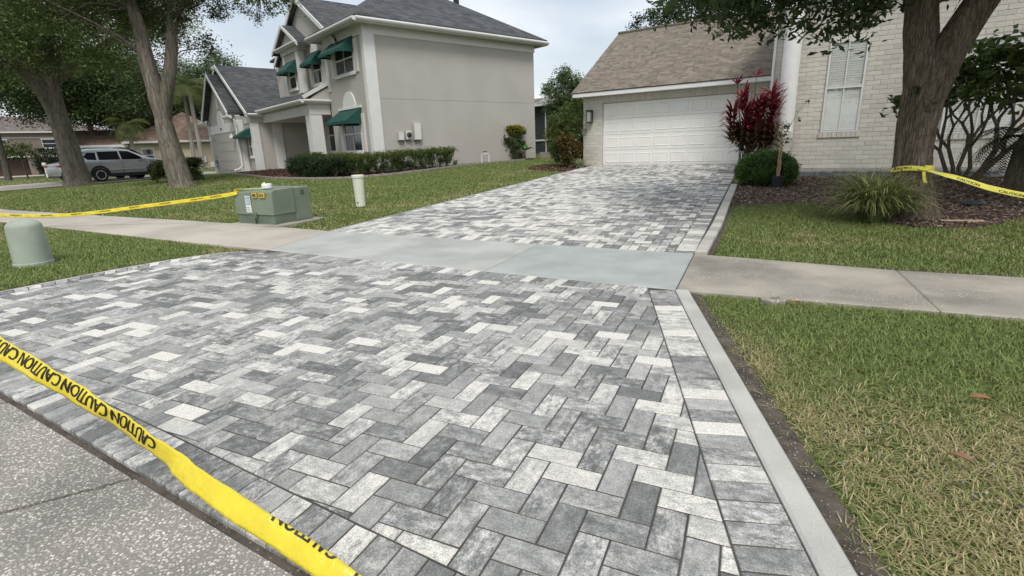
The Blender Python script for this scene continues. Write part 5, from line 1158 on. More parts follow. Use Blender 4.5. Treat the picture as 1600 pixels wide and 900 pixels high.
# ================================================================== SOIL BEDS and mulch chips
def bed(name,poly,m,dz,n,cA,cB,seed,size=.035,label=None):
    P=[(x,y) for x,y in poly]
    # fine terrain-following sheet: triangulated grid inside polygon
    X_=np.array([p[0] for p in P]); Y_=np.array([p[1] for p in P]); st=.35
    V=[(x,y,g(x,y)+dz) for x,y in resample(P+[P[0]],.5)[:-1]]; o=mk(name,V,[tuple(range(len(V)))],m); kind(o,'structure')
    R=np.random.default_rng(seed); x=R.uniform(X_.min(),X_.max(),n*3); y=R.uniform(Y_.min(),Y_.max(),n*3); k=inpoly(x,y,P); x=x[k][:n]; y=y[k][:n]; n=len(x)
    a=R.uniform(0,6.28,n); l=size*R.uniform(.5,1.6,n); w=l*R.uniform(.2,.5,n); z=G(x,y)+dz+R.uniform(.003,.03,n); tz=R.uniform(-.5,.5,n)*l
    dx,dy=np.cos(a)*l/2,np.sin(a)*l/2; ex,ey=-np.sin(a)*w/2,np.cos(a)*w/2
    V=np.stack([np.stack([x-dx-ex,y-dy-ey,z-tz/2],1),np.stack([x+dx-ex,y+dy-ey,z+tz/2],1),np.stack([x+dx+ex,y+dy+ey,z+tz/2+w*.3],1),np.stack([x-dx+ex,y-dy+ey,z-tz/2+w*.3],1)],1).reshape(-1,3)
    t=R.random((n,1)); C_=(np.array(cA)*(1-t)+np.array(cB)*t)*R.uniform(.7,1.2,(n,1))
    o=mk_np('mulch',V,np.arange(n*4).reshape(n,4),CHIP,None,C_.repeat(4,0)); o['kind']='stuff'
MULR=[(-.33,9.75),(.3,10.1),(1.0,10.35),(1.35,9.6),(1.55,8.75),(2.0,8.3),(2.7,8.35),(3.1,8.8),(3.9,10.0),(7,10.8),(9,11.5),(9,13.2),(5.5,13.85),(1.3,14.45),(-.2,14.75),(-.28,12.6)]
bed('planting_bed',MULR,mat('mulch_soil',(.075,.05,.038),.95,.35,9,.9,60),-.006,26000,(.06,.045,.035),(.36,.27,.21),1,.036)
MULG=[(-7.4,17.6),(-6.4,16.9),(-5.62,16.5),(-5.5,17.3),(-5.3,18.7),(-5.75,19.1),(-8,19.5)]
bed('planting_bed',MULG,MATS['mulch_soil'],-.006,2600,(.07,.035,.025),(.22,.13,.09),2,.05)
MULH=[(-27,19.5),(-24,18.0),(-21,16.7),(-17.6,15.2),(-15.2,14.85),(-13.6,14.9),(-12.4,16.0),(-11.9,17.5),(-11.45,20.2),(-11.1,21.2),(-10.2,23.9),(-9.8,26.2),H2(.2,9.2)[:2],H2(.05,0)[:2],H2(-3.8,.05)[:2],H2(-3.8,-.8)[:2],H2(-11,-.8)[:2],H2(-12,-2.1)[:2],H2(-13,-2.3)[:2]]
bed('planting_bed',MULH,mat('red_mulch_soil',(.15,.085,.065),.95,.35,6,.8,40),-.008,9000,(.08,.045,.035),(.28,.16,.125),3,.07)
ed=resample(MULH[:11],.45)
kt=thing('bed_edging','curved dark block edging between the neighbour lawn and the red mulch bed','edging')
for a,b_ in zip(ed,ed[1:]):
    c=((a[0]+b_[0])/2,(a[1]+b_[1])/2); L_=math.hypot(b_[0]-a[0],b_[1]-a[1]); o=MB().box(-L_/2+.008,L_/2-.008,-.05,.05,-.03,.07,b=.01).build('block',STONEK,kt); o.location=(c[0],c[1],g(*c)); o.rotation_euler=(0,0,math.atan2(b_[1]-a[1],b_[0]-a[0]))
# dirt strips beside kerbs
def strip(pts,w,name,m,dz=-.008,side=1):
    Q=offset_line(pts,-w*side); V=[(x,y,g(x,y)+dz) for x,y in pts]+[(x,y,g(x,y)+dz-.004) for x,y in Q]; n=len(pts)
    o=mk(name,V,[(i,n+i,n+i+1,i+1) for i in range(n-1)],m); return kind(o,'structure')
kp2=[(x+.115,y+.02) for x,y in resample([RK[0],RK[1]],.08)]
kp2=[(x,y) for x,y in kp2]; strip([(x-.02,y) for x,y in kp2],.13,'bare_soil',DIRT)
strip([(x-.06,y) for x,y in resample(LEFT[::-1],.1)],.16,'bare_soil',DIRT,side=-1)
strip([(x+.13,y) for x,y in resample(UR[:4],.2)],.07,'bare_soil',DIRT,dz=-.006)
# ================================================================== GRASS
EXC=[MULR,MULG,MULH,[(-.55,4.55),(60,4.5),(60,5.88),(-.4,5.87),(-.4,6.2),(-.55,6.2)],[p for p in NL]+[p for p in FL[::-1]],[(-7.3,.3),(.78,.3),(.655,.85),(-.355,4.47),(-.5,4.6),(-6.1,5.0),(-6.7,4.62),(-7.0,4.05),(-7.13,3.3),(-7.22,2.4)],
 [(-6.45,6.4),(-.3,6.1),(-.2,14.9),(5.5,14.3),(5.5,19),(-5.2,19.5),(-5.6,17.2),(-5.95,12.8),(-6.2,9.9)],
 [H2(-21,-2)[:2],H2(-12.3,-2)[:2],H2(-11,-1.6)[:2],H2(-11,-1)[:2],H2(-3.9,-1)[:2],H2(-3.9,0)[:2],H2(0,0)[:2],H2(0,9.2)[:2],H2(-21,9.2)[:2]],[(-39,8),(-31.6,8),(-31.6,27),(-39,27)],[(-8.95,6.6),(-7.6,6.55),(-7.6,7.6),(-8.95,7.6)]]
def grass(name,x0,x1,y0,y1,n,h,w,seed,dry=.5,lean=1.0,inc=None,falloff=None,bare=0.0):
    R=np.random.default_rng(seed); x=R.uniform(x0,x1,n); y=R.uniform(y0,y1,n); k=np.ones(n,bool)
    for e in EXC: k&=~inpoly(x,y,e)
    if inc is not None: k&=inpoly(x,y,inc)
    k&=y>1.24-.112*(x+3.95)+.1
    if name=='grass' and inc=='kerb': pass
    dk=x-(.655-(y-.85)*.279)
    if bare and -1<x0<0 and x1<6: k&=R.random(n)<ss(-.02,.16,dk+(vnoise(x*3,y,.12)-.5)*.16)
    if bare: k&=R.random(n)>bare*ss(.62,.8,vnoise(x+7,y+3,.45))
    x=x[k];y=y[k]; n=len(x); z=G(x,y)-.022
    pd=.5*vnoise(x+11,y+17,.9)+.3*vnoise(x+3,y+5,.28)+.2*vnoise(x,y,3.1)
    dr_=dry(x,y) if callable(dry) else dry
    pdry=ss(.35,.75,pd+ (dr_-.5)*.9)
    hh=h*R.uniform(.45,1.25,n)*(1-.25*pdry); a=R.uniform(0,6.28,n); ln=R.uniform(.15,1.25,n)*lean*(1+.5*pdry); ww=w*R.uniform(.6,1.3,n)
    ux,uy=np.cos(a),np.sin(a); sx,sy=-uy,ux
    def P(f,bend,wf): 
        px_=x+ux*hh*ln*bend; py_=y+uy*hh*ln*bend; pz=z+hh*f/np.sqrt(1+.35*ln*ln)
        return np.stack([px_-sx*ww*wf/2,py_-sy*ww*wf/2,pz],1),np.stack([px_+sx*ww*wf/2,py_+sy*ww*wf/2,pz],1)
    a0,a1=P(0,0,1); b0,b1=P(.62,.35,.9); c0,c1=P(.85,1.05,.12)
    V=np.stack([a0,a1,b1,b0,c1,c0],1).reshape(-1,3); b=np.arange(n)*6; F=np.concatenate([np.stack([b,b+1,b+2,b+3],1),np.stack([b+3,b+2,b+4,b+5],1)])
    t=R.random((n,1)); dryb=(R.random(n)<pdry*.85)[:,None]
    cg=np.array((.14,.18,.05))*(1-t)+np.array((.30,.365,.135))*t; cdry=np.array((.30,.26,.12))*(1-t)+np.array((.56,.49,.28))*t
    mixg=(.25+.0*t)*pdry[:,None]; C_=np.where(dryb,cdry,cg*(1-mixg)+np.array((.26,.26,.10))*mixg)*R.uniform(.75,1.15,(n,1))
    o=mk_np(name,V,F,BLADE,None,C_.repeat(6,0)); o['kind']='stuff'; return o
def dry_near(x,y): # straw near the kerb and lower middle, greener by the walk and towards the right
    return np.clip(.74-.52*ss(2.4,4.3,y)-.10*ss(1.2,3.2,x)+.04,.05,.9)
grass('grass',-.36,5.2,.9,4.62,210000,.042,.0044,1,dry=dry_near,lean=1.35,bare=.6)
grass('grass',5.2,14,.9,4.62,30000,.06,.009,2,dry=.35)
grass('grass',-.35,4.6,5.85,10.5,90000,.045,.0065,3,dry=.38,lean=1.0)
grass('grass',4.6,15,5.85,12,50000,.05,.011,4,dry=.3)
grass('grass',-14,-6.5,1.2,5.9,110000,.05,.0075,5,dry=.42,lean=1.0,bare=.4)
grass('grass',-30,-14,1.0,9.0,50000,.06,.014,6,dry=.42)
grass('grass',-14,-5.3,6.4,18.0,130000,.055,.011,7,dry=lambda x,y:.34+.16*(1-ss(.2,1.3,x+6.3+.02*(y-6)))*0+.2*np.exp(-((x+6.6)/.8)**2)-.1*ss(10,13,y),lean=.9)
grass('grass',-12.3,-5.5,18,30,50000,.06,.017,8,dry=.22)
grass('grass',-31.5,-14,6.6,18.5,120000,.065,.017,9,dry=.33)
grass('grass',-46,-39.2,4,26,14000,.08,.03,10,dry=.5)
# a few darker weeds and leaf litter on the near lawn
def fallen(label,x,y,rz,c,L_=.10):
    n=7; V=[];F=[]
    for i in range(n+1):
        f=i/n; w=.020*math.sin(math.pi*min(.98,f+.02))*L_/.1; V+=[(-L_/2+L_*f,-w,.014+.012*math.sin(f*3)+w*.5),(-L_/2+L_*f,0,.010+.012*math.sin(f*3)),(-L_/2+L_*f,w,.016+.012*math.sin(f*3)+w*.3)]
    for i in range(n): b=i*3; F+=[(b,b+3,b+4,b+1),(b+1,b+4,b+5,b+2)]
    o=mk('fallen_leaf',V,F,mat('dry_leaf',c,.7,.2,30)); o.location=(x,y,g(x,y)+.02); o.rotation_euler=(.1,.1,rz); tag(o,label,'leaf',None)
fallen('curled orange-brown dead leaf on the greener right part of the near lawn',1.10,2.97,.1,(.22,.10,.045)); fallen('flat brown dead leaf in the dry straw patch of the near lawn',.85,2.35,-.4,(.20,.105,.055),.085); fallen('pale brown leaf beside the concrete valve collar',.40,4.40,.3,(.33,.17,.08),.09)
# gravel specks by the kerb and in the straw patch
def pebbles(n,reg,size,seed):
    R=np.random.default_rng(seed); V=[];F=[];C_=[]
    for i in range(n):
        x,y=reg(R); s=size*R.uniform(.4,1.3); z=g(x,y)-.004; c=np.array((.16,.15,.135))*R.uniform(.3,2.0); b=len(V); th=R.uniform(0,3)
        P=[(math.cos(th+k*1.5708)*s*R.uniform(.7,1.2),math.sin(th+k*1.5708)*s*R.uniform(.7,1.2)) for k in range(4)]
        V+=[(x+p[0],y+p[1],z) for p in P]+[(x+p[0]*.6,y+p[1]*.6,z+s*.8) for p in P]; C_+=[c]*8
        F+=[(b+4,b+5,b+6,b+7)]+[(b+k,b+(k+1)%4,b+4+(k+1)%4,b+4+k) for k in range(4)]
    o=mk_np('gravel',np.array(V),np.array(F),CHIP,None,np.clip(np.array(C_),0,.8)); o['kind']='stuff'
def rk_(R): y=R.uniform(1.2,4.4); x=.49-(y-edge_y(.49))*.268+.14+abs(R.normal())*.07; return x,y
pebbles(420,rk_,.0042,1); pebbles(60,lambda R:(R.normal(.55,.2),R.normal(2.6,.35)),.006,2); pebbles(60,lambda R:(R.normal(1.1,.2),R.normal(2.35,.12)),.007,3)
# ================================================================== TRANSFORMER, PEDESTALS, VALVE
TX=thing('transformer_box','large green pad-mounted transformer cabinet beside the far sidewalk','transformer',(-8.32,6.70,g(-8.3,6.9)),math.radians(-1.5))
MB().box(-.62,.70,-.14,1.05,-.04,.03,b=.01).build('pad',OLDC,TX)
mb=MB(); mb.box(-.50,.50,0,.82,.03,.20); mb.build('base',TGREEN2,TX)
# hood: rounded front top edge, two segments with a seam
def hood(x0,x1,y0,y1,z0,z1,r=.06):
    prof=[(y0,z0)]+[(y0+.02+r-r*math.cos(a),z1-r+r*math.sin(a)) for a in [i*math.pi/12 for i in range(7)]]+[(y1,z1+.015),(y1,z0)]
    n=len(prof); V=[(x0,y,z) for y,z in prof]+[(x1,y,z) for y,z in prof]; F=[tuple(range(n-1,-1,-1)),tuple(range(n,2*n))]+[(i,(i+1)%n,n+(i+1)%n,n+i) for i in range(n)]
    m_=MB(); m_.add(V,F); return m_
hd=hood(-.51,.51,-.02,.47,.203,.64).build('hood',TGREEN,TX); MB().box(-.508,.508,.478,.87,.04,.655,b=.012).build('tank',TGREEN,TX)
MB().box(-.52,.52,.4705,.4775,.2,.66).build('seam',TGREEN2,TX)
mb=MB(); mb.box(-.02,.06,-.05,-.021,.14,.235,b=.006); mb.box(.0,.035,-.065,-.05,.0,.17,b=.005); mb.build('latch',TGREEN2,TX); MB().tube([(.04,-.06,.12),(.065,-.07,.10),(.05,-.06,.05)],.01,6).build('padlock',BLACK,TX)
lb_=MB().box(-.20,-.06,-.030,-.0215,.24,.545).build('label_sheet',STICKW,TX); MB().box(-.19,-.07,-.0315,-.0302,.38,.53).build('label_panel',STICKB,lb_)
for k in range(6): MB().box(-.185,-.08-.02*(k%2),-.0332,-.0317,.40+k*.02,.408+k*.02).build('print_line',STICKW,lb_)
for k in range(3): MB().box(-.18,-.09-.01*k,-.0332,-.0317,.27+k*.03,.276+k*.03).build('print_line',INK,lb_)
for (x0,x1) in ((.02,.13),(.20,.34)):
    s_=MB().box(x0,x1,-.034,-.0205,.515,.60).build('warning_label',STICKY,TX)
    n=3
    for k in range(n):
        a=x0+.012+(x1-x0-.02)*k/n; MB().box(a,a+.018,-.0362,-.0342,.53,.585).build('mark',INK,s_); MB().box(a+.018,a+.028,-.0362,-.0342,.53+.02*(k%2),.545+.025*(k%2)).build('mark',INK,s_)
mb=MB(); 
for k in range(14):
    a=k*math.pi/7/1.0; b_=(k+1)*math.pi/7
    if k<14: mb.tube([(.515,.68+.035*math.cos(a),.56+.035*math.sin(a)),(.515,.68+.035*math.cos(b_),.56+.035*math.sin(b_))],.006,4)
mb.build('ring_mark',INK,TX)
t=thing('tape_bundle','crumpled roll of white and yellow tape resting on the transformer lid','tape roll',(-8.18,6.92,g(-8.3,6.9)+.665))
mb=MB(); mb.lathe([(.035,0),(.095,0),(.10,.02),(.095,.075),(.085,.085),(.035,.08),(.033,.0)],n=18,sx=1.1,sy=.8); mb.build('roll',STICKW,t,True); MB().tube([(-.09,-.03,.02),(-.11,.0,.07),(-.07,.02,.10),(-.05,.0,.06)],[.012,.016,.014,.01],6).build('loose_end',YEL2,t,True)
def pedestal(name,label,x,y,r,h,m,lean=0,dome=.3,cap=False):
    t=thing(name,label,'utility pedestal',(x,y,g(x,y)-.02)); t.rotation_euler=(0,lean,0); mb=MB()
    if not cap: 
        pr=[(r*1.0,0),(r*.99,h*.3),(r*.93,h*.78),(r*.91,h*.84)]+[(r*.91*math.cos(a),h*.84+h*.16*math.sin(a)) for a in [i*math.pi/16 for i in range(1,8)]]+[(.005,h)]
        mb.lathe(pr,n=40); mb.build('body',m,t,True); MB().lathe([(r*1.04,.0),(r*1.04,.05),(r*1.0,.055)],n=40).build('skirt',m,t,True)
    else:
        mb.lathe([(r*.86,0),(r*.9,h*.5),(r*.97,h*.9)],n=36); mb.build('body',m,t,True); MB().lathe([(r*1.02,h*.9),(r*1.08,h*.915),(r*1.08,h*.98),(r*1.0,h),(.01,h+.004)],n=36).build('cap',m,t,True)
        MB().lathe([(.018,0),(.012,.02)],(0,0,0),8).build('lock',BLACK,t).location=(0.02,-r*.9,.10)
    return t
p1=pedestal('cable_pedestal','squat pale green domed cable pedestal at the left picture edge on the near lawn',-8.62,3.42,.205,.62,PEDG)
p2=pedestal('cable_pedestal','slim pale cylindrical pedestal with a cap between the transformer and the stucco house',-7.92,9.12,.125,.70,PEDW,cap=True)
t=thing('access_plate','half-buried dark round access plate at the left picture edge in the near lawn','lid',(-10.1,3.35,g(-10,3.3)-.01)); MB().lathe([(.26,0),(.25,.035),(.2,.045),(.01,.045)],n=20,sx=1.3).build('lid',BLACK,t,True)
V_=thing('valve_collar','small round concrete valve collar set in the grass edge by the right sidewalk','valve cover',(.245,4.51,.0))
MB().lathe([(.098,-.02),(.098,.022),(.088,.032),(.050,.034),(.044,.02),(.042,-.02)],n=28).build('ring',OLDC,V_,True); MB().lathe([(.0435,.0),(.0435,.014),(.03,.016)],n=16).build('cap',DIRT,V_)
t=thing('backflow_pipe','white backflow pipe stand at the foot of the stucco side wall','pipe fitting',H2(.45,5.4,g(*H2(.45,5.4)[:2])),RH)
mb=MB(); mb.tube([(0,-.22,0),(0,-.22,.40),(0,.22,.40),(0,.22,0)],.03,8); mb.tube([(0,0,.36),(0,0,.52)],.035,8); mb.build('pipe',TRIM,t,True); MB().box(-.05,.05,-.09,.09,.5,.53,b=.006).build('handle',BLACK,t)
t=tag(MB().box(-.24,.24,-.022,.022,0,.018,b=.003).build('wooden_stake',WOOD),'pale wooden stake lying in the mulch just right of the leaning tree','stake'); t.location=(2.62,8.72,g(2.6,8.7)+.012); t.rotation_euler=(0,0,.12)
t=tag(MB().lathe([(.0,0),(.09,.01),(.11,.04),(.07,.08),(.01,.09)],n=10,sx=1.3).build('dark_rock',mat('dark_stone',(.035,.04,.045),.8,.3,12,.6,30),None,True),'dark rounded rock lying in the mulch behind the wooden stake','rock'); t.location=(3.15,10.2,g(3.1,10.2)-.01)
# ================================================================== CAUTION TAPE
def text_tris(s,size,bold=.02):
    cu=bpy.data.curves.new('t','FONT'); cu.body=s; cu.size=size; cu.offset=0; cu.resolution_u=3; cu.align_x='LEFT'
    o=bpy.data.objects.new('t',cu); COL.objects.link(o); dg=bpy.context.evaluated_depsgraph_get(); me=bpy.data.meshes.new_from_object(o.evaluated_get(dg))
    import bmesh
    bm=bmesh.new(); bm.from_mesh(me); bmesh.ops.triangulate(bm,faces=bm.faces)
    for y_ in np.arange(0,size,size*.09): bmesh.ops.bisect_plane(bm,geom=bm.verts[:]+bm.edges[:]+bm.faces[:],plane_co=(0,float(y_)+.0001,0),plane_no=(0,1,0))
    for x in np.arange(0,max(v.co.x for v in bm.verts)+.01,size*.22): bmesh.ops.bisect_plane(bm,geom=bm.verts[:]+bm.edges[:]+bm.faces[:],plane_co=(float(x),0,0),plane_no=(1,0,0))
    V=[tuple(v.co) for v in bm.verts]; F=[[v.index for v in f.verts] for f in bm.faces]; bm.free(); COL.objects.unlink(o)
    return V,F
def spline(P,n=12):
    P=[Vector(p) for p in P]; out=[]
    for i in range(len(P)-1):
        for k in range(n):
            t=k/n; p0=P[max(i-1,0)];p1=P[i];p2=P[i+1];p3=P[min(i+2,len(P)-1)]
            out.append(.5*((2*p1)+(p2-p0)*t+(2*p0-5*p1+4*p2-p3)*t*t+(3*p1-p0-3*p2+p3)*t**3))
    return out+[P[-1]]
def tape(name,label,pts,wdirs,width,m,texts,curl=.0,flip=False,size=.052,group=None,wob=.0,inkm=INK,shift=None,comp=1.0):
    """ribbon along pts; wdirs: width direction at each control point; texts: (s_start, string, direction)"""
    t=thing(name,label,'caution tape',group=group); C_=spline(pts); Wd=spline([tuple(w) for w in wdirs]); S_=[0]
    for a,b in zip(C_,C_[1:]): S_.append(S_[-1]+(b-a).length)
    S_=np.array(S_); CA=np.array([tuple(c) for c in C_]); WA=np.array([tuple(w) for w in Wd])
    flipd=[False]
    def at_(s,v,off=0):
        c=np.array([np.interp(s,S_,CA[:,i]) for i in range(3)]); w=np.array([np.interp(s,S_,WA[:,i]) for i in range(3)]); w/=np.linalg.norm(w)
        e=.01; c2=np.array([np.interp(min(s+e,S_[-1]),S_,CA[:,i]) for i in range(3)]); c1=np.array([np.interp(max(s-e,0),S_,CA[:,i]) for i in range(3)]); tt=(c2-c1); tt/=np.linalg.norm(tt)+1e-9; w=w-tt*(w@tt); w/=np.linalg.norm(w); nn=np.cross(tt,w)
        flipd[0]=nn@(CAM-c)<0
        if flipd[0]: nn=-nn
        # the ribbon is cupped: edges bend away from the viewer, with slow ripples
        cc_=curl*(1+.5*math.sin(s*5.1)); a=v*cc_*2.2
        vv=math.sin(a)/cc_/2.2 if cc_>1e-3 else v; hh=(math.cos(a)-1)/max(cc_,1e-3)/2.2
        rip=wob*math.sin(s*23+v*2)*width+wob*.6*math.sin(s*57+v*5)*width
        return c+w*vv*width+nn*(hh*width+rip+off)
    n=int(S_[-1]/.03)+2; nv=8; V=[];F=[]
    for i in range(n+1):
        for j in range(nv+1): V.append(at_(S_[-1]*i/n,-.5+j/nv))
    for i in range(n):
        for j in range(nv): a=i*(nv+1)+j; F.append((a,a+1,a+nv+2,a+nv+1))
    o=mk('ribbon',V,F,m,t,smooth=True); sl=o.modifiers.new('thick','SOLIDIFY'); sl.thickness=.0006; sl.offset=0
    for s0,st,dr_ in texts:
        V0,F0=text_tris(st,size*1.35); V=[]; nb=len(V0); V0=[(x+dx_,y,z) for dx_ in (-.05*size,.0,.05*size) for x,y,z in V0]; F=[[i+k_*nb for i in f_] for k_ in range(3) for f_ in F0]
        for x,y,z in V0:
            s=s0+dr_*x*comp; v=(y-.0)/ (size*1.35)*.98*size/width*1.0-.5*size/width*.95
            at_(min(max(s0,0),S_[-1]),0)
            if (dr_<0)!=flipd[0]: v=-v
            if shift: v=v+shift(s)
            v=max(-.5,min(.5,v)); V.append(at_(min(max(s,0),S_[-1]),v,.0016+.0003*(len(V)//nb)))
        mk('lettering',V,F,inkm,t)
    return t
# near tape: from a stake left of the picture, sagging to the ground in front of the camera
NP=[(-6.2,1.05,1.0),(-4.2,.93,.86),(-2.66,.86,.612),(-1.90,.885,.385),(-1.47,.85,.285),(-1.03,.845,.172),(-.62,.82,.06),(-.25,.84,.012),(.15,.9,.008)]
def vw(p,ang,nx):
    p=Vector(p); tt=(Vector(nx)-p).normalized(); v_=(Vector(CAM)-p).normalized(); w=tt.cross(v_).normalized(); q=w*math.cos(ang)+tt.cross(w)*math.sin(ang); return tuple(q)
angs=[.2,.2,.30,.95,.35,.25,.3,.9,1.2]
NW=[vw(p,a,NP[i+1] if i<len(NP)-1 else (.5,.95,.008)) for i,(p,a) in enumerate(zip(NP,angs))]
tape('caution_tape','bright yellow caution tape crossing the lower left corner in front of the camera',NP,NW,.073,YEL,[(4.50,'CAUTION',-1),(4.24,'CAUTION',-1),(3.98,'CAUTION',-1),(3.72,'CAUTION',-1),(3.4,'CAUTION',-1),(2.9,'CAUTION',-1),(5.30,'CAUTION',-1),(5.62,'CAUTION',-1)],curl=.25,wob=.06,size=.066,comp=.62,shift=lambda s:0.0 if s<4.6 else -.50)
st=thing('wooden_post','square wooden stake holding the near yellow tape beyond the left picture edge','stake',(-6.22,1.09,0)); MB().box(-.02,.02,-.02,.02,-.05,1.1,b=.003).build('post',WOOD,st)
# tape to the transformer
zt=g(-8.3,6.9)+.66
TP=[(-15.9,4.6,.62),(-14.5,5.0,.35),(-12.6,5.62,.26),(-10.6,6.15,.42),(-8.86,6.66,.60),(-8.78,6.72,zt+.0)]
tape('caution_tape','thin yellow caution tape stretched over the left lawn to the green transformer',TP,[(0,.2,1)]*5+[(0,1,.3)],.070,YEL,[(s,'CAUTION',-1) for s in (1.2,1.9,2.6,3.3,4.0,4.7,5.4,6.1,6.8,7.2)],curl=.1,wob=.05,size=.042)
tape('caution_tape','yellow caution tape laid across the lid of the green transformer',[(-8.78,6.72,zt+.004),(-8.5,6.76,zt+.01),(-8.3,6.82,zt+.006),(-8.2,6.9,zt+.012)],[(0,1,.1)]*4,.06,YEL,[],curl=.05,wob=.05)
st=thing('wooden_post','thin wooden stake holding the far yellow tape at the left picture edge','stake',(-15.95,4.55,g(-16,4.5))); MB().box(-.02,.02,-.02,.02,-.05,.8,b=.003).build('post',WOOD,st)
# tape round the leaning tree
ring=[]; zr=.78
for k in range(17):
    a=math.radians(-70-22.5*k); ring.append((2.08+.245*math.cos(a),9.15+.245*math.sin(a),zr+.02*math.sin(k*.9)))
tape('caution_tape','yellow caution tape wrapped and knotted round the trunk of the leaning tree',ring,[(0,0,1)]*17,.068,YEL2,[(.15,'CAUTION',1),(.75,'CAUTION',1)],curl=.05,wob=.05,size=.04)
t=thing('tape_knot','small yellow knot with a hanging tail on the front of the leaning trunk','knot'); MB().tube([(2.09,8.89,.79),(2.15,8.87,.775),(2.21,8.88,.79)],[.012,.022,.012],8).build('knot',YEL2,t,True)
q=[(2.15,8.875,.77),(2.155,8.865,.71),(2.17,8.86,.64),(2.19,8.86,.60)]; mk('tail',[v for p in q for v in ((p[0]-.018,p[1],p[2]),(p[0]+.018,p[1]-.004,p[2]+.008))],[(2*i,2*i+1,2*i+3,2*i+2) for i in range(3)],YEL2,t)
RP=[(2.18,8.875,.775),(2.55,8.84,.66),(2.9,8.86,.53),(3.35,8.88,.42),(3.9,8.9,.36),(5.2,8.95,.42),(7.0,9.0,.8)]
tape('caution_tape','yellow caution tape running from the leaning tree to the right picture edge',RP,[(0,.9,.3),(0,.5,.8),(0,.3,1),(0,.25,1),(0,.25,1),(0,.25,1),(0,.2,1)],.074,YEL2,[(s,'CAUTION',1) for s in (.35,.85,1.35,1.85,2.4,3.0,3.6)],curl=.1,wob=.03,size=.046)
st=thing('wooden_post','wooden stake holding the right yellow tape beyond the picture edge','stake',(7.02,9.02,g(7,9))); MB().box(-.02,.02,-.02,.02,-.05,.9,b=.003).build('post',WOOD,st)
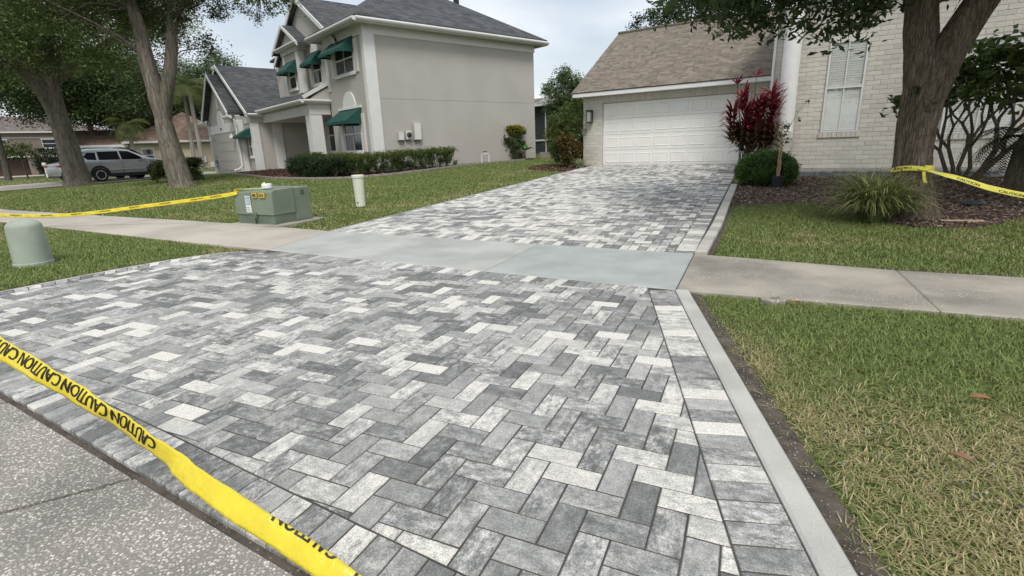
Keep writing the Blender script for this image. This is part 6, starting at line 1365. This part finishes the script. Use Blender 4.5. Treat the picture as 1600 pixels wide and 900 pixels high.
# ================================================================== CARS
def car(label,loc,rz,suv=True,group=None):
    t=thing('parked_car',label,'car',loc,rz,group)
    k=1.0
    if suv:
        X=[-2.40,-2.36,-2.25,-2.05,-1.7,-1.2,-.4,.3,.62,1.0,1.32,1.7,2.1,2.32,2.42]
        TOP=[1.0,1.10,1.40,1.66,1.72,1.74,1.74,1.69,1.58,1.36,1.17,1.12,1.04,.92,.7]
        WT=[.80,.80,.76,.70,.68,.67,.67,.66,.67,.72,.84,.84,.80,.74,.62]
        BELT=[.98,1.02,1.06,1.08,1.09,1.08,1.07,1.06,1.05,1.05,1.03,1.0,.94,.84,.66]; W2_=[.82,.88,.92,.94,.95,.95,.95,.95,.95,.95,.94,.93,.90,.82,.68]; ZB=[.55,.42,.34,.32,.30,.28,.28,.28,.28,.28,.28,.30,.32,.34,.42]
    else:
        X=[-2.42,-2.38,-2.25,-1.95,-1.55,-1.0,-.4,.2,.6,1.0,1.3,1.7,2.1,2.35,2.42]
        TOP=[.85,1.05,1.09,1.12,1.28,1.42,1.45,1.42,1.32,1.12,1.0,.96,.9,.8,.6]
        WT=[.72,.74,.74,.72,.64,.60,.60,.60,.62,.70,.80,.80,.78,.7,.6]
        BELT=[.8,.95,1.0,1.02,.98,.95,.94,.93,.92,.92,.9,.88,.84,.75,.58]; W2_=[.76,.84,.88,.90,.91,.91,.91,.91,.91,.91,.9,.89,.86,.78,.66]; ZB=[.45,.34,.28,.24,.22,.2,.2,.2,.2,.2,.2,.22,.26,.3,.36]
    V=[];F=[]; n=None
    for i,x in enumerate(X):
        w,wt,b,tp,zb=W2_[i],WT[i],BELT[i],TOP[i],ZB[i]; c=(tp-b)
        ring=[(w*.86,zb),(w*.97,zb+.10),(w,zb+.28),(w*.985,b-.12),(w*.96,b),(wt+(w*.96-wt)*.35,b+c*.60),(wt,tp-c*.12 if c>.12 else tp-.03),(wt*.82,tp),(0,tp+.015)]
        ring=[(y,z) for y,z in ring]; full=[(-y,z) for y,z in ring]+[(y,z) for y,z in ring[-2::-1]]
        n=len(full); V+=[(x,y,z) for y,z in full]
    for i in range(len(X)-1):
        for k2 in range(n-1): a=i*n+k2; F.append((a,a+1,a+n+1,a+n))
        F.append((i*n+n-1,i*n,(i+1)*n,(i+1)*n+n-1))
    F.append(tuple(range(n-1,-1,-1))); F.append(tuple((len(X)-1)*n+k2 for k2 in range(n)))
    body=mk('body',V,F,SILVER,t,smooth=True); sub=body.modifiers.new('s','SUBSURF'); sub.levels=1; sub.render_levels=1
    wr=.36 if suv else .33; wx=(-1.42,1.43)
    def yat(z,x): 
        w=np.interp(x,X,W2_); wt=np.interp(x,X,WT); b=np.interp(x,X,BELT); tp=np.interp(x,X,TOP); c=max(tp-b,.02); f=(z-b)/c
        return float(np.interp(f,[0,.6,.88,1],[w*.96,wt+(w*.96-wt)*.35,wt,wt*.82]))
    # side windows
    if suv: wins=[[(-2.0,1.32),(-1.85,1.17),(-1.45,1.14),(-1.38,1.52),(-1.75,1.52)],[(-1.33,1.14),(-.30,1.13),(-.28,1.58),(-1.28,1.56)],[(-.20,1.13),(.98,1.12),(.62,1.38),(.28,1.56),(-.18,1.585)]]
    else: wins=[[(-1.5,1.02),(-.45,.99),(-.45,1.34),(-.95,1.33)],[(-.38,.99),(.85,.97),(.35,1.26),(-.38,1.34)]]
    for sg in (-1,1):
        for wn in wins:
            P=[(x,sg*(yat(z,x)+.012),z) for x,z in wn]; mb=MB(); mb.slab(P if sg<0 else P[::-1],(0,-sg*.02,0)); mb.build('side_window',GLASSC,t)
        hi=MB(); z_=.62 if suv else .5; hi.box(-.95,.95,sg*(.945 if suv else .905)-.012,sg*(.945 if suv else .905)+.012,z_-.02,z_+.015,b=.005); hi.build('side_moulding',CHROME,t)
        for xh in (-.95,.1): MB().box(xh,xh+.2,sg*.955-.015,sg*.955+.015,.93,.96,b=.008).build('door_handle',SILVER,t)
        for xh in (-1.3,-.24,1.02): MB().box(xh-.004,xh+.004,sg*.949-.006,sg*.949+.004,.45,1.05).build('door_seam',BLACK,t)
        mr=MB(); mr.box(.72,.92,sg*1.05-.09,sg*1.05+.09,1.04,1.19,b=.03); mr.build('mirror',SILVER,t)
        MB().box(-1.0,1.0,sg*.90-.05,sg*.90+.05,.24,.42,b=.02).build('sill_cladding',BLACK,t)
        for x in wx:
            # arch cladding
            V=[];F=[]; m_=14; y0=sg*(.93 if suv else .89)
            for q in range(m_+1):
                a=math.pi*q/m_
                for rr_,yy in ((wr+.13,y0+sg*.035),(wr+.02,y0+sg*.045),(wr+.02,y0-sg*.25)): V.append((x+rr_*math.cos(a),yy,wr+.0+rr_*math.sin(a)))
            for q in range(m_):
                for s in range(2): b=q*3+s; F.append((b,b+1,b+4,b+3))
            mk('arch_trim',V,F,BLACK,t,smooth=True)
            MB().lathe([(wr+.015,-.01),(wr+.015,.0)],(0,0,0),24).build('arch_liner',BLACK,t)
            o=t.children[-1] if t.children else None
            lin=[q for q in bpy.data.objects if q.name.startswith('arch_liner')][-1]; lin.location=(x,y0+sg*.01,wr+.02); lin.rotation_euler=(math.pi/2,0,0)
            tw=MB().lathe([(wr*.66,-.11),(wr*.93,-.115),(wr,-.09),(wr,.09),(wr*.93,.115),(wr*.66,.11)],n=28).build('tyre',RUBBER,t,True); tw.location=(x,sg*(.86 if suv else .82),wr); tw.rotation_euler=(math.pi/2,0,0)
            rm=MB().lathe([(wr*.66,-.10),(wr*.66,.10),(wr*.60,.112),(wr*.58,.06),(wr*.15,.05),(.01,.05)],n=28).build('rim',BLACK,tw,True)
            if sg>0: rm.rotation_euler=(math.pi,0,0)
            sp_=MB()
            for q in range(5):
                a=q*2*math.pi/5; ca,sa=math.cos(a),math.sin(a); pa=a+.16
                sp_.slab([(ca*.04-sa*.03,sa*.04+ca*.03,.07),(ca*.04+sa*.03,sa*.04-ca*.03,.07),(math.cos(a-.34)*wr*.64,math.sin(a-.34)*wr*.64,.115),(math.cos(a+.34)*wr*.64,math.sin(a+.34)*wr*.64,.115)],(0,0,-.03))
            sp_.lathe([(.07,.06),(.065,.10),(.01,.105)],n=12); sp_.lathe([(wr*.66,.09),(wr*.655,.118),(wr*.60,.118),(wr*.59,.09)],n=28)
            s2=sp_.build('spokes',TRIM,rm,True)
    # rear glass, lamps, bumper
    if suv:
        MB().slab([(-2.33,-.62,1.2),(-2.33,.62,1.2),(-2.13,.58,1.6),(-2.13,-.58,1.6)],(.03,0,0)).build('rear_window',GLASSC,t)
        MB().slab([(1.05,.68,1.33),(1.05,-.68,1.33),(.55,-.62,1.62),(.55,.62,1.62)],(0,0,.03)).build('windscreen',GLASSC,t)
        for sg in (-1,1): MB().box(-2.42,-2.2,sg*.80-.10,sg*.80+.10,.98,1.10,b=.02).build('tail_light',TAILR,t)
        MB().box(-2.46,-2.30,-.85,.85,.36,.56,b=.03).build('rear_bumper',BLACK,t)
        for sg in (-1,1): MB().tube([(-1.9,sg*.62,1.73),(-1.7,sg*.63,1.79),(.0,sg*.63,1.80),(.25,sg*.62,1.73)],.016,6).build('roof_rail',CHROME,t,True)
    else:
        MB().slab([(-1.98,-.6,1.10),(-1.98,.6,1.10),(-1.2,.54,1.40),(-1.2,-.54,1.40)],(0,0,.03)).build('rear_window',GLASSC,t)
        MB().slab([(1.05,.66,1.08),(1.05,-.66,1.08),(.5,-.58,1.36),(.5,.58,1.36)],(0,0,.03)).build('windscreen',GLASSC,t)
        for sg in (-1,1): MB().slab([(-2.40,sg*.45,.93),(-2.36,sg*.45,1.0),(-2.0,sg*.91,.98),(-2.1,sg*.91,.87),(-2.38,sg*.80,.86)] if sg<0 else [(-2.38,.80,.86),(-2.1,.91,.87),(-2.0,.91,.98),(-2.36,.45,1.0),(-2.40,.45,.93)],(-.03,sg*.01,0)).build('tail_light',TAILR,t)
        MB().box(-2.44,-2.30,-.7,.7,.26,.36,b=.02).build('rear_bumper',BLACK,t)
        for sg in (-1,1): MB().box(-2.43,-2.02,sg*.72-.2,sg*.72+.2,.88,1.0,b=.03).build('lamp_lens',TAILR,t)
    return t
a_=math.radians(88); zc_=.13
cx_=-33.4+1.42*math.cos(a_)+.86*math.cos(a_+math.pi/2); cy_=17.31+1.42*math.sin(a_)+.86*math.sin(a_+math.pi/2)
car('silver sport utility car parked on the far driveway, wholly in view between the two oaks',(cx_,cy_,zc_),a_).scale=(1.04,1.04,1.05)
car('silver saloon car showing only its red-lit tail left of the leaning oak',(cx_-2.45,cy_+.25,zc_-.01),a_,suv=False)
# driveway of the neighbour and far street
def flat(name,poly,dz,m):
    P=resample(poly+[poly[0]],1.5)[:-1]; return kind(mk(name,[(x,y,g(x,y)+dz) for x,y in P],[tuple(range(len(P)))],m),'structure')
def grid(name,x0,x1,y0,y1,st,dz,m):
    xs_=np.arange(x0,x1+.01,st); ys_=np.arange(y0,y1+.01,st); X_,Y_=np.meshgrid(xs_,ys_); V=np.stack([X_.ravel(),Y_.ravel(),(G(X_,Y_)+dz).ravel()],1); nx_=len(xs_); F=np.array([(j*nx_+i,j*nx_+i+1,(j+1)*nx_+i+1,(j+1)*nx_+i) for j in range(len(ys_)-1) for i in range(nx_-1)]); return kind(mk_np(name,V,F,m),'structure')
grid('driveway',-38.5,-31.8,10.2,26.4,.9,.004,LEFTC); grid('road',-104,-84,-30,120,2.0,.02,LEFTC); grid('path',-70,-66,-10,60,2,.02,LEFTC)
grid('driveway',*( -27.5,-23.0,18.6,20.4),.9,.0,OLDC)
# ================================================================== FAR HOUSES
def farhouse(name,label,o,rz,wallm,roofm,w,d_,h,rh,wins,extra=None,ov=.5):
    t=thing(name,label,'house',(*o,g(*o)-.1),rz); bx(t,'wall',wallm,-w/2,w/2,0,d_,0,h)
    e=h-.05; r=min(w,d_)/2+ov; 
    A_=(-w/2-ov,-ov,e); B_=(w/2+ov,-ov,e); C2=(w/2+ov,d_+ov,e); D2=(-w/2-ov,d_+ov,e); m1=(-w/2-ov+r,d_/2,e+rh); m2=(w/2+ov-r,d_/2,e+rh)
    roof_face([A_,B_,m2,m1],t,roofm); roof_face([B_,C2,m2],t,roofm); roof_face([C2,D2,m1,m2],t,roofm); roof_face([D2,A_,m1],t,roofm)
    bx(t,'fascia',TRIM2,-w/2-ov,w/2+ov,-ov-.06,-ov,e-.22,e-.02); bx(t,'fascia',TRIM2,w/2+ov,w/2+ov+.06,-ov,d_+ov,e-.22,e-.02)
    for (x0,x1,z0,z1,c,r_) in wins:
        window(t,x0,x1,z0,z1,0,cols=c,rows=r_); bx(t,'window_trim',TRIM,x0-.12,x1+.12,-.03,-.002,z1+.01,z1+.12)
    if extra: extra(t)
    return t
def ex1(t):
    bx(t,'belt_course',TRIM2,-8,8.02,-.04,-.002,5.15,5.25)
    roof_face([(-8.4,-1.6,2.75),(8.2,-1.6,2.75),(8.2,.02,3.35),(-8.4,.02,3.35)],t,ROOFG,.12); bx(t,'fascia',TRIM2,-8.4,8.2,-1.66,-1.6,2.55,2.74)
    bx(t,'garage_door',mat('dark_brown_door',(.075,.045,.035),.6),-8.0,-1.2,-.5,-.06,0,2.3); bx(t,'wall',STUCCO_B,-1.1,-.3,-1.3,-.01,0,2.6)
    bx(t,'door',BLACK,1.2,3.4,-.08,-.002,0,2.3); bx(t,'wall',STUCCO_B,4.2,8.0,-.9,-.01,0,2.6)
farhouse('brown_house','distant brown two-storey house at the left picture edge','x',0,STUCCO_B,ROOFG,1,1,1,1,[]) if False else None
farhouse('brown_house','distant brown two-storey house with white windows at the left picture edge',(-92.6,40.5),math.radians(67),STUCCO_B,ROOFG,17,11,6.1,2.3,[(-4.2,-2.7,3.75,4.95,1,2),(.9,2.9,3.75,4.95,1,2),(-8.2,-6.6,3.75,4.95,1,2)],ex1)
def ex2(t):
    bx(t,'wall',STUCCO_T,-9.3,-4.51,.6,8,0,2.75); roof_face([(-9.9,.0,2.7),(-4.3,.0,2.7),(-4.3,4,4.2),(-9.9,4,4.2)],t,ROOFB,.12); roof_face([(-4.3,8.4,2.7),(-9.9,8.4,2.7),(-9.9,4,4.2),(-4.3,4,4.2)],t,ROOFB,.12); bx(t,'fascia',TRIM,-9.9,-4.6,-.06,0,2.42,2.68)
    window(t,-7.6,-5.6,.9,2.2,.6,cols=1,rows=1,glass=BLIND); bx(t,'utility_box',SHUT,3.0,3.6,-.2,-.01,.9,1.8); bx(t,'utility_box',SHUT,1.2,1.8,-.2,-.01,.7,1.3); bx(t,'utility_box',SHUT,2.1,2.6,-.2,-.01,.2,.7)
farhouse('tan_house','distant single-storey tan house with a brown hip roof behind the forked oak',(-52.5,35.2),math.radians(50),STUCCO_T,ROOFB,9,9,3.0,3.0,[(-3.6,-2.6,1.0,2.2,1,2)],ex2)
farhouse('grey_house','tiny grey house roof glimpsed above the silver car between the trees',(-88,54),math.radians(58),STUCCO_T,ROOFG,14,9,3.0,2.2,[(-4,-2,1,2.2,2,2),(2,4,1,2.2,2,2)])
# screened enclosure behind the stucco house
t=thing('screen_enclosure','white-framed dark screen enclosure with a small gabled roof in the gap behind the stucco house','enclosure',(*H2(-5.2,14.8)[:2],.6),RH)
mb=[]
bx(t,'screen',mat('dark_screen',(.035,.04,.042),.9,.2,6),-4,1.6,.02,.06,0,3.1)
for x in (-4,-2.6,-1.2,.2,1.6): bx(t,'post',TRIM2,x-.04,x+.04,-.03,.01,0,3.1)
for z in (.9,3.1): bx(t,'rail',TRIM,-4,1.64,-.04,.012,z,z+.10)
roof_face([(-4.2,-.3,3.2),(1.9,-.3,3.2),(1.9,2.5,3.9),(-4.2,2.5,3.9)],t,ROOFG,.06); bx(t,'fascia',TRIM,-4.2,1.92,-.36,-.3,3.1,3.3)
mb=MB(); mb.slab([(-.2,-.38,3.28),(1.9,-.38,3.28),(.85,-.38,3.75)],(0,.1,0)); mb.build('gable',TRIM2,t)
t=thing('low_wall','low grey block wall at the foot of the gap between the two houses','wall',(*H2(.1,9.3)[:2],g(*H2(.1,9.3)[:2])),RH+.35); MB().box(0,4.5,0,.2,-.1,.28,b=.01).build('block_course',STONEK,t)
t=thing('trash_bin','dark green wheeled bin half hidden between the shrub and the garage','bin',(*hloc(-1.15,1.2),g(-5.8,20)),A1); MB().box(-.3,.3,-.3,.3,.05,1.0,b=.04).build('body',mat('bin_green',(.012,.03,.025),.5),t); MB().box(-.33,.33,-.34,.34,1.0,1.08,b=.03).build('lid',MATS['bin_green'],t)
for x in (-.25,.25): MB().lathe([(.09,-.03),(.09,.03)],(0,0,0),12).build('wheel',RUBBER,t).location=(x,.3,.09)
# street sign with small tree in front of the brown house, mailbox
t=thing('street_tree','young slim street tree in front of the distant brown house','tree'); x,y=-74.,31.; z=g(x,y); MB().tube([(x,y,z),(x+.3,y-.3,z+2.6)],[.1,.06],8).build('trunk',BARKF,t,True); leaf_obj('crown',([(x+.3,y-.3,z+3)],[(1.6,1.6,.7)],50,24,.3,(.05,.08,.02),(.13,.17,.05),.5),t,seed=77)
t=thing('mailbox','white mailbox on a post left of the cars across the far lawn','mailbox',(-54.8,24.3,g(-54.8,24.3)),1.0); MB().box(-.06,.06,-.06,.06,0,1.1).build('post',TRIM,t); MB().box(-.12,.12,-.3,.3,1.0,1.25,b=.04).build('box',TRIM,t)
for k,(x,y,r,lb) in enumerate(((-78,36.3,2.3,'large rounded dark bush beside the brown house porch'),(-70,36.6,1.6,'smaller round bush right of the large one by the brown house'),(-31.6,24.5,1.0,'dark bush at the garage corner of the stucco house'))):
    t=thing('round_bush',lb,'bush'); z=g(x,y); leaf_obj('foliage',([(x,y,z+r*.75)],[(r*1.1,r*1.1,r*.8)],170,30,.26 if k<2 else .14,(.012,.022,.009),(.04,.06,.02),.35*r/2),t,seed=90+k,shell=.7,bottom=z+.1); twigs(t,[(x,y,z)],[(x+.3,y,z+r*.7),(x-.3,y,z+r*.6)],STEM,.05,name='stems')
